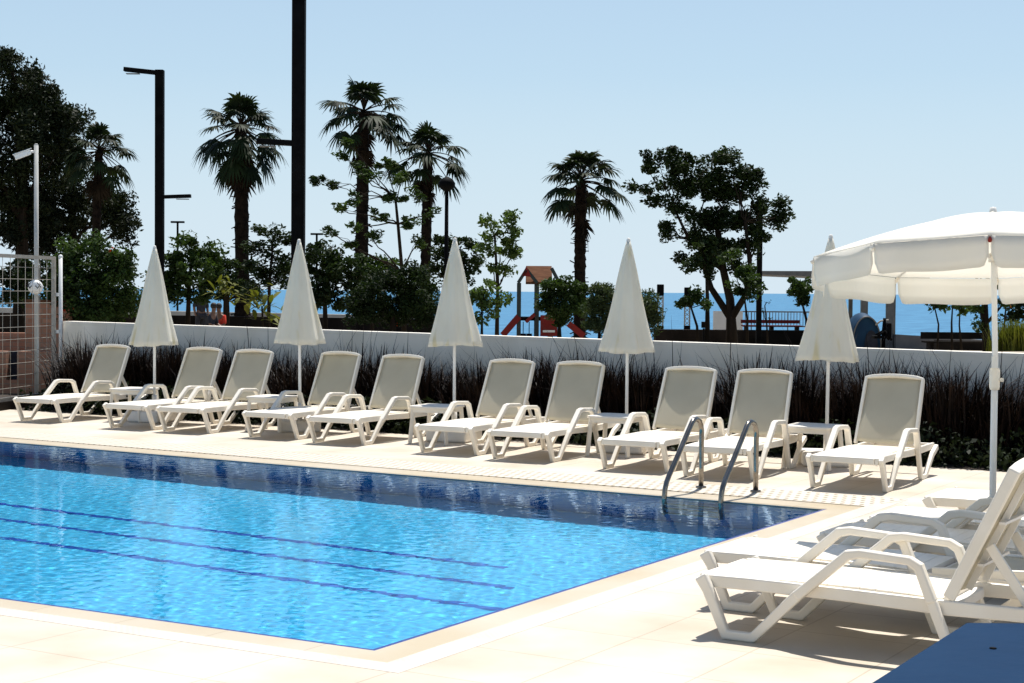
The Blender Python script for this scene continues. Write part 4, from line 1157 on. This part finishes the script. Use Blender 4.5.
# railing, white panel and red bench by the sea
D = 50; s = D/F
a = dep(733, 328, D); b = dep(812, 329, D); L = np.linalg.norm((b-a)[:2])
t = thing('railing', 'thin grey metal railing in front of the sea beside the white panel', 'railing', (a[0], a[1], terr(D)), YAW)
z0 = a[2]-terr(D); z1 = dep(733, 311.5, D)[2]-terr(D)
for z in (z1, z0+.06): MB().bar((0,0,z),(L,0,z),.04,.04).build('rail', M['grey_metal'], t)
nb = 26
for i in range(nb+1):
    x = L*i/nb
    MB().bar((x,0,z0-(.3 if i % 6 == 0 else -.065)),(x,0,z1-.022),.032 if i % 6 == 0 else .018,.03 if i % 6 == 0 else .018).build('baluster', M['grey_metal'], t)
a = dep(713, 331, 49.5); b = dep(742.5, 331, 49.5); zt = dep(713, 311, 49.5)[2]; L = np.linalg.norm((b-a)[:2]); g_ = terr(49.5)
t = thing('notice_board', 'pale blank white board standing behind the forked trunk of the broad tree', 'panel', (a[0], a[1], g_), YAW)
MB().box((L/2,0,(zt+a[2])/2-g_), (L,.06,zt-a[2])).build('board', M['white_paint'], t)
for x in (.03, L/2, L-.03): MB().box((x,.055,(zt-g_)/2-.05), (.05,.05,zt-g_-.04)).build('post', M['grey_metal'], t)
D = 47.5
a = dep(742, 330, D); b = dep(801, 330, D); L = np.linalg.norm((b-a)[:2]); zt = dep(742, 325, D)[2]; g_ = terr(D)
t = thing('red_bench', 'long low dark red bench below the thin grey railing', 'bench', (a[0], a[1], g_), YAW)
for k in range(3): MB().box((L/2,-.15+k*.16,zt-g_-.02), (L,.14,.04)).build('slat', M['dark_red'], t)
MB().bar((0,.27,zt-g_+.10),(L,.27,zt-g_+.10),.04,.10).build('backrest', M['dark_red'], t)
for x in (.12, L/2, L-.12): MB().box((x,0,(zt-g_-.045)/2-.05), (.08,.36,zt-g_+.055)).build('leg', M['dark_wall'], t)
b = foot(704, 44); p = dep(704, 322, 44); q = dep(704, 327.5, 44); s = 44/F
t = thing('litter_bin', 'small black bin on a post above the low dark wall', 'bin', tuple(b), YAW)
MB().box((0,0,(p[2]+q[2])/2-b[2]), (4.5*s,4.5*s,p[2]-q[2]+.02)).build('box', M['black_metal'], t, bevel=.01)
MB().box((0,0,(q[2]-b[2])/2-.1), (.05,.05,q[2]-b[2]+.16)).build('post', M['black_metal'], t)

# grey canopy roof on pillars
D = 44; s = D/F; g_ = terr(D)
a = dep(762, 272, D); b = dep(930, 272, D); L = np.linalg.norm((b-a)[:2]); zt = a[2]
t = thing('canopy_shelter', 'grey flat roofed shelter on square pillars behind the parasols', 'shelter', (a[0], a[1], g_), YAW)
m = MB(); h0 = zt-g_
m.add([(0,0,h0-.06),(L,0,h0-.22),(L,3.6,h0-.22),(0,3.6,h0-.06),(0,0,h0+.03),(L,0,h0+.05),(L,3.6,h0+.05),(0,3.6,h0+.03)], [(0,3,2,1),(4,5,6,7),(0,1,5,4),(1,2,6,5),(2,3,7,6),(3,0,4,7)])
m.build('roof', M['grey_metal'], t)
for px, wp, dy in ((867,6.5,.3),(875.5,4,3.2),(892.5,6.5,.3),(921,5,3.2)):
    x = (px-762)*s; MB().box((x,dy,(h0-.2)/2-.05), (wp*s,wp*s,h0-.11)).build('pillar', M['grey_metal'], t, bevel=.01)

# rounded blue tent beside the pillars
D = 41; s = D/F; b = foot(862, D)
t = thing('blue_tent', 'rounded blue tent with a dark opening beside the grey pillars', 'tent', tuple(b), YAW)
zt = dep(862, 313, D)[2]-b[2]
prof = []
m = MB(); vs = []; fs = []; nA, nB = 20, 8
wT = 24*s*1.3
for j in range(nB+1):
    for i in range(nA+1):
        a = PI*i/nA; yy = -.6+1.2*j/nB; f_ = 1-.12*(2*j/nB-1)**2
        vs.append((math.cos(a)*wT*.5*f_, yy, max(0, math.sin(a)**.8)*zt*f_))
fs = [(j*(nA+1)+i, j*(nA+1)+i+1, (j+1)*(nA+1)+i+1, (j+1)*(nA+1)+i) for j in range(nB) for i in range(nA)]
m.add(vs, fs, True); m.build('cover', M['blue_cloth'], t, solid=.02)
m = MB(); pts = [(math.cos(PI*i/nA)*wT*.5*.88, math.sin(PI*i/nA)**.8*zt*.88) for i in range(nA+1)]
m.add([(x, -.55, z) for x, z in pts]+[(x, -.53, z) for x, z in pts], [tuple(range(nA+1)), tuple(reversed(range(nA+1, 2*nA+2)))]+[(i, i+nA+1, i+nA+2, i+1) for i in range(nA)])
m.build('end_panel', M['blue_cloth'], t)
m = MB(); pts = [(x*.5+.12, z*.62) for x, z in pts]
m.add([(x, -.575, z) for x, z in pts], [tuple(range(nA+1))]); m.build('opening', M['dark_cloth'], t)  # flat dark face on the end panel, painting the shade inside the tent
m = MB(); m.tube([(math.cos(PI*i/nA)*wT*.5*.91, -.62, math.sin(PI*i/nA)**.8*zt*.91) for i in range(nA+1)], .018, 6); m.build('hoop', M['grey_metal'], t)

# outdoor exercise machine
D = 39; s = D/F; b = foot(884, D); T = lambda x, y: tuple(np.array([(x-884)*s, 0, dep(884, y, D)[2]-b[2]]))
t = thing('exercise_machine', 'dark outdoor exercise machine with pale handles between the grey pillars', 'exercise machine', tuple(b), YAW)
MB().tube([(0,0,0),T(884,332),T(885,318)], [.05,.045,.04], 8).build('post', M['black_metal'], t)
MB().tube([T(876,325),T(881,321),T(889,320)], .022, 8).build('handlebar', M['galv'], t)
for dy in (-.14, .14):
    m = MB(); m.tube([(T(877,336)[0],dy,T(877,336)[2]),(T(884,331)[0],dy,T(884,331)[2]),(T(891,340)[0],dy,T(891,340)[2])], .03, 8); m.build('pedal_arm', M['black_metal'], t)
x_, _, z_ = T(880,337); MB().box((x_,0,z_), (.32,.34,.07)).build('seat', M['black_metal'], t, bevel=.02)
MB().box((T(889,330)[0],0,T(889,330)[2]), (.08,.32,.34)).build('backrest', M['black_metal'], t, bevel=.02)
MB().box((0,0,.02), (.7,.5,.05)).build('base', M['black_metal'], t)
D = 38; b = foot(959, D); s = D/F
t = thing('park_bench', 'dark wooden bench behind the slim young trees', 'bench', tuple(b), YAW)
zs = dep(959, 342, D)[2]-b[2]
for k in range(3): MB().box((0,-.16+k*.16,zs), (1.6,.14,.04)).build('slat', M['dark_wall'], t)
MB().box((0,.30,zs+.14), (1.6,.04,.16)).build('backrest', M['dark_wall'], t)
for x in (-.65, .65): MB().box((x,.02,zs/2-.06), (.07,.4,zs+.08)).build('leg', M['dark_wall'], t)

# playground tower with slide
D = 40; s = D/F; b = foot(530, D); g_ = b[2]
def Q_(x, y, d=0.0): return ((x-530)*s, d, dep(530, y, D)[2]-g_)
t = thing('playground_tower', 'playground tower with a red gable, brown roof and red slides behind the wall', 'playground tower', tuple(b), YAW)
dp = 1.3
for x in (519, 537):
    for d in (0, dp):
        a = Q_(x, 283, d); MB().bar((a[0],d,-.1), a, .10, .10).build('post', M['green_paint'], t)
for xg in (551,):
    for d in (0, dp):
        a = Q_(xg, 285, d); MB().bar((a[0],d,-.1), a, .10, .10).build('post', M['green_paint'], t)
# roof ridge runs along x: gables at both ends
A0, A1 = 526, 552
rz_ = Q_(0, 267.5)[2]; ez_ = Q_(0, 284)[2]
for d0, d1_, nm in ((-.15, dp/2, 'roof'), (dp/2, dp+.15, 'roof')):
    x0_, x1_ = Q_(A0,0)[0], Q_(A1,0)[0]
    y0_, y1_ = d0, d1_
    za, zb = (ez_, rz_) if d0 < 0 else (rz_, ez_)
    m = MB(); m.add([(x0_,y0_,za),(x1_,y0_,za),(x1_,y1_,zb),(x0_,y1_,zb),(x0_,y0_,za+.05),(x1_,y0_,za+.05),(x1_,y1_,zb+.05),(x0_,y1_,zb+.05)],
                    [(0,3,2,1),(4,5,6,7),(0,1,5,4),(1,2,6,5),(2,3,7,6),(3,0,4,7)]); m.build('roof', M['brown_roof'], t)
# left arch: board from ridge down to the front post, as seen from the side
m = MB(); m.bar(Q_(526,270,-.2), Q_(518,283,-.2), .08, .20, (0,1,0)); m.bar(Q_(526.5,270,-.2), Q_(537,283,-.2), .08, .18, (0,1,0)); m.build('arch', M['green_paint'], t)
m = MB(); m.bar(Q_(551,268,-.2), Q_(558,281,-.2), .08, .18, (0,1,0)); m.build('arch', M['green_paint'], t)
m = MB(); a1, a2, a3 = Q_(526,266,-.25), Q_(521.5,276,-.25), Q_(531,277,-.25)
m.add([a1,a2,a3]+[(p[0],p[1]-.05,p[2]) for p in (a1,a2,a3)], [(0,1,2),(3,5,4),(0,3,4,1),(1,4,5,2),(2,5,3,0)]); m.build('gable_peak', M['red_paint'], t)
pf = Q_(540, 319)
MB().box((Q_(536,0)[0], dp/2, pf[2]), (Q_(553,0)[0]-Q_(519,0)[0], dp, .08)).build('platform', M['dark_wall'], t)
MB().box((Q_(549,0)[0],-.08,(Q_(0,315)[2]+Q_(0,336)[2])/2), (17*s,.05,21*s)).build('panel', M['red_paint'], t)
MB().box((Q_(549,0)[0],-.115,Q_(0,331)[2]), (12*s,.02,2.2*s)).build('white_strip', M['white_paint'], t)
for (p, q) in ((Q_(519,319,-.05),Q_(503,338,-.05)),(Q_(569,326,-.05),Q_(584,338,-.05))):
    m = MB(); d = .45
    for w0_ in (0, d): m.bar((p[0],w0_+p[1],p[2]+.06),(q[0],w0_+q[1],q[2]+.06),.05,.15)
    m.bar((p[0],d/2,p[2]),(q[0],d/2,q[2]),d,.04); m.build('slide', M['red_paint'], t)
MB().bar(Q_(535,314,-.05),Q_(526,322,-.05),.3,.08).build('ramp', M['red_paint'], t)
for x in (523.5, 529.5):
    MB().tube([Q_(x,322,.3),Q_(x,334,.3)], .012, 6).build('swing_rope', M['black_metal'], t)
    a = Q_(x,334,.3); MB().box((a[0],a[1],a[2]-.03), (.14,.2,.06)).build('swing_seat', M['black_metal'], t)

# ================================================================== camera mast, fence and brick wall at the left
D = 25.2; b = np.array(dep(36.5, 380, D)); b[2] = 0
t = thing('camera_mast', 'slim white mast with a security camera and round speaker behind the mesh fence', 'camera mast', tuple(b), YAW)
h = dep(36.5, 145, D)[2]; s = D/F
MB().tube([(0,0,0),(0,0,h)], .033, 14).build('mast', M['mast'], t)
MB().tube([(0,0,h),(0,0,h+.02)], [.035,.018], 14).build('mast_cap', M['mast'], t)
zc = dep(36.5, 152, D)[2]
c_ = MB().tube([(-.02,0,zc),(-.12,-.03,zc+.01)], .02, 8).build('bracket', M['white_paint'], t)
m = MB(); m.bar((-.08,-.04,zc-.0),(-.29,-.14,zc-.10),.09,.085); cb = m.build('security_camera', M['white_paint'], t, bevel=.015)
m = MB(); m.bar((-.07,-.035,zc+.052),(-.31,-.147,zc-.055),.11,.012); m.build('sun_shield', M['white_paint'], cb)
MB().tube([(-.293,-.141,zc-.101),(-.297,-.143,zc-.103)], .032, 12).build('lens', M['black_metal'], cb)
m = MB(); m.tube([(.05+.05*math.cos(a),0,zc-.09+.07*math.sin(a)) for a in np.linspace(1.9,-2.2,12)], .006, 6); m.build('cable_loop', M['black_metal'], t)
zb = dep(36.5, 287, D)[2]
sp = MB().ball((.005,-.07,zb), .115, 20, 14, (1,.75,.95)).build('round_speaker', M['white_paint'], t)
m = MB()
for sg in (-1, 1):
    m.tube([(sg*.03,-.155,zb+.02),(sg*.06,-.148,zb-.02),(sg*.085,-.135,zb+.02),(sg*.105,-.115,zb-.005)], .007, 6)
    m.tube([(sg*.05,-.146,zb+.07),(sg*.085,-.13,zb+.03),(sg*.10,-.118,zb+.045)], .006, 6)
m.build('marking', M['black_metal'], sp)

A_ = np.array([-18.36, 17.35]); Dr = np.array([.36, -.93]); Dr /= np.linalg.norm(Dr); LF = 3.4
fa = math.atan2(Dr[1], Dr[0])
t = thing('mesh_fence', 'white metal mesh fence panel in front of the brick wall at the pool side', 'fence', (A_[0], A_[1], 0), fa)
zb_, zt_ = .12, 2.16
for x in (.0, LF): MB().box((x,0,(zb_+zt_)/2), (.06,.05,zt_-zb_)).build('stile', M['galv'], t, bevel=.005)
for z in (zb_+.02, zt_-.02): MB().bar((.031,0,z),(LF-.031,0,z),.045,.05).build('rail', M['galv'], t)
m = MB()
for i in range(1, 15): x = LF*i/15; m.tube([(x,0,zb_+.045),(x,0,zt_-.045)], .0038, 6)
for i in range(1, 12): z = zb_+(zt_-zb_)*i/12; m.tube([(.03,.010,z),(LF-.03,.010,z)], .0038, 6)
m.build('wire_mesh', M['galv'], t)
MB().box((LF/2,.0,.058), (LF+.2,.16,.116)).build('plinth', M['dark_wall'], t)
p = dep(61, 255, 24.6)
t = thing('fence_post', 'round capped white fence post at the end of the white wall', 'post', (p[0], 17.42, 0))
t.location.x = -18.29
MB().tube([(0,0,.0),(0,0,2.16)], .028, 14).build('post', M['white_paint'], t)
MB().ball((0,0,2.16), .034, 14, 8).build('cap', M['white_paint'], t)
for z in (.6, 1.05, 1.6): MB().box((-.02,-.045,z), (.07,.02,.05)).build('bracket', M['white_paint'], t)
t = thing('junction_box', 'small pale box on the foot of the white wall beside the fence post', 'box', (-18.18, 17.40, 0))
MB().box((0,0,.30), (.17,.16,.46)).build('housing', M['wall'], t, bevel=.01)
MB().box((0,-.086,.31), (.13,.010,.34)).build('lid', M['pale_wall'], t)

# brick wall behind the mesh fence
D = 26.3; c = dep(57, 300, D); c = (c[0], c[1], 0); s = D/F
t = thing('brick_wall', 'terracotta brick wall with a dark opening behind the white mesh fence', 'wall', c, YAW)
X = lambda px: (px-57)*s
m = MB()
def seg(x0_, x1_, z0_, z1_, y, th=.22): m.box(((X(x0_)+X(x1_))/2, y, (z0_+z1_)/2), (X(x1_)-X(x0_), th, z1_-z0_))
seg(19, 62, 0, .68, 0); seg(-120, 8, 0, .68, 0); seg(8, 19, 0, .22, 0)
m.build('wall', M['terracotta'], t)
m = MB(); seg(17, 62, 0, 1.46, .55); seg(-260, 17, 0, .95, .9); m.build('back_wall', M['terracotta'], t)
m = MB(); seg(17, 63, 1.463, 1.50, .55, .3); m.build('coping', M['brown_roof'], t)
MB().box(((X(8)+X(19))/2, .10, .45), (X(19)-X(8), .02, .46)).build('opening', M['dark_cloth'], t)  # dark sheet set in the gap to stand for the shade behind it

# ================================================================== people in the park
def skin_body(name, joints, edges, radii, mat, parent, sub=2):
    me = bpy.data.meshes.new(name); me.from_pydata(joints, edges, []); me.update(); me.materials.append(mat)
    o = bpy.data.objects.new(name, me); COL.objects.link(o); o.parent = parent
    sk = o.modifiers.new('skin', 'SKIN'); sk.use_smooth_shade = True
    lay = me.skin_vertices[0] if len(me.skin_vertices) else None
    if lay is None:
        bpy.context.view_layer.objects.active = o; bpy.ops.mesh.customdata_skin_add(); lay = me.skin_vertices[0]
    for i, r_ in enumerate(radii):
        rr = r_ if hasattr(r_, '__len__') else (r_, r_)
        lay.data[i].radius = rr
    lay.data[0].use_root = True
    ss = o.modifiers.new('sub', 'SUBSURF'); ss.levels = sub; ss.render_levels = sub
    return o
STAND = dict(
 J=[(0,0,.93),(0,0,1.12),(0,0,1.36),(0,0,1.46),(0,-.01,1.56),(0,-.02,1.70),
    (.17,0,1.38),(.22,.02,1.10),(.20,-.10,.88),(-.17,0,1.38),(-.22,.03,1.12),(-.20,-.06,.87),
    (.09,0,.88),(.10,-.01,.48),(.10,.02,.08),(.11,-.14,.03),(-.09,0,.88),(-.11,.02,.48),(-.12,.06,.08),(-.13,-.10,.03)],
 E=[(0,1),(1,2),(2,3),(3,4),(4,5),(2,6),(6,7),(7,8),(2,9),(9,10),(10,11),(0,12),(12,13),(13,14),(14,15),(0,16),(16,17),(17,18),(18,19)],
 Rr=[(.14,.10),(.13,.09),(.15,.10),.055,.075,.085,.055,.045,.035,.055,.045,.035,.085,.06,.042,.035,.085,.06,.042,.035])
SIT = dict(
 J=[(0,0,.45),(0,.02,.64),(0,-.02,.88),(0,-.05,.98),(0,-.09,1.08),(0,-.10,1.21),
    (.17,-.02,.90),(.23,-.08,.64),(.14,-.28,.55),(-.17,-.02,.90),(-.23,-.08,.64),(-.12,-.28,.55),
    (.09,-.04,.45),(.12,-.42,.47),(.12,-.44,.08),(.13,-.58,.03),(-.09,-.04,.45),(-.12,-.42,.47),(-.13,-.40,.08),(-.14,-.54,.03)],
 E=STAND['E'], Rr=STAND['Rr'])
def person(px, D, pose, label, cloth_mat, rz, seat=False):
    b = foot(px, D); t = thing('person', label, 'person', tuple(b), rz)
    P = pose
    skin_body('body', P['J'], P['E'], P['Rr'], M['skin'], t)
    ids = [0,1,2,6,7,9,10]; mp = {v: i for i, v in enumerate(ids)}
    ed = [(mp[a], mp[b_]) for a, b_ in P['E'] if a in mp and b_ in mp]
    rr = []
    for i in ids:
        r_ = P['Rr'][i]; r_ = r_ if hasattr(r_, '__len__') else (r_, r_); rr.append((r_[0]+.018, r_[1]+.018))
    skin_body('shirt', [P['J'][i] for i in ids], ed, rr, M[cloth_mat], t)
    ids = [0,12,13,14,16,17,18]; mp = {v: i for i, v in enumerate(ids)}
    ed = [(mp[a], mp[b_]) for a, b_ in P['E'] if a in mp and b_ in mp]
    rr = []
    for i in ids:
        r_ = P['Rr'][i]; r_ = r_ if hasattr(r_, '__len__') else (r_, r_); rr.append((r_[0]+.016, r_[1]+.016))
    skin_body('trousers', [P['J'][i] for i in ids], ed, rr, M['dark_cloth'], t)
    hx = P['J'][5]
    MB().ball((hx[0], hx[1]+.02, hx[2]+.02), .105, 14, 10, (.92,1.05,1.05)).build('hair', M['hair'], t)
    return t
person(201, 51, STAND, 'person in dark clothes standing under the trees beside the thick fan palm', 'dark_cloth', YAW+.6)
person(211.5, 53, SIT, 'person in dark clothes sitting on a low bench beside the standing person', 'dark_cloth', YAW+1.2)
person(220.5, 53.5, SIT, 'person in a bright red shirt sitting beside the thick fan palm', 'red_cloth', YAW-.5)
b = foot(216, 53)
t = thing('park_bench', 'low dark bench under the two sitting people', 'bench', tuple(b), YAW)
MB().box((0,.06,.375), (1.5,.42,.05)).build('seat', M['dark_wall'], t)
for x in (-.55, .55): MB().box((x,.06,.125), (.08,.36,.448)).build('leg', M['dark_wall'], t)
b = foot(219, 52)
MBb = MB(); 
t = thing('white_bag', 'pale bag on the ground beside the sitting people', 'bag', tuple(b), YAW)
m = MB(); m.ball((0,0,.20), .30, 16, 10, (1,.6,.72)); m.build('bag_body', M['pale_wall'], t)
m = MB(); m.tube([(.12*math.cos(a),0,.38+.14*math.sin(a)) for a in np.linspace(0,PI,8)], .012, 6); m.build('handle', M['pale_wall'], t)
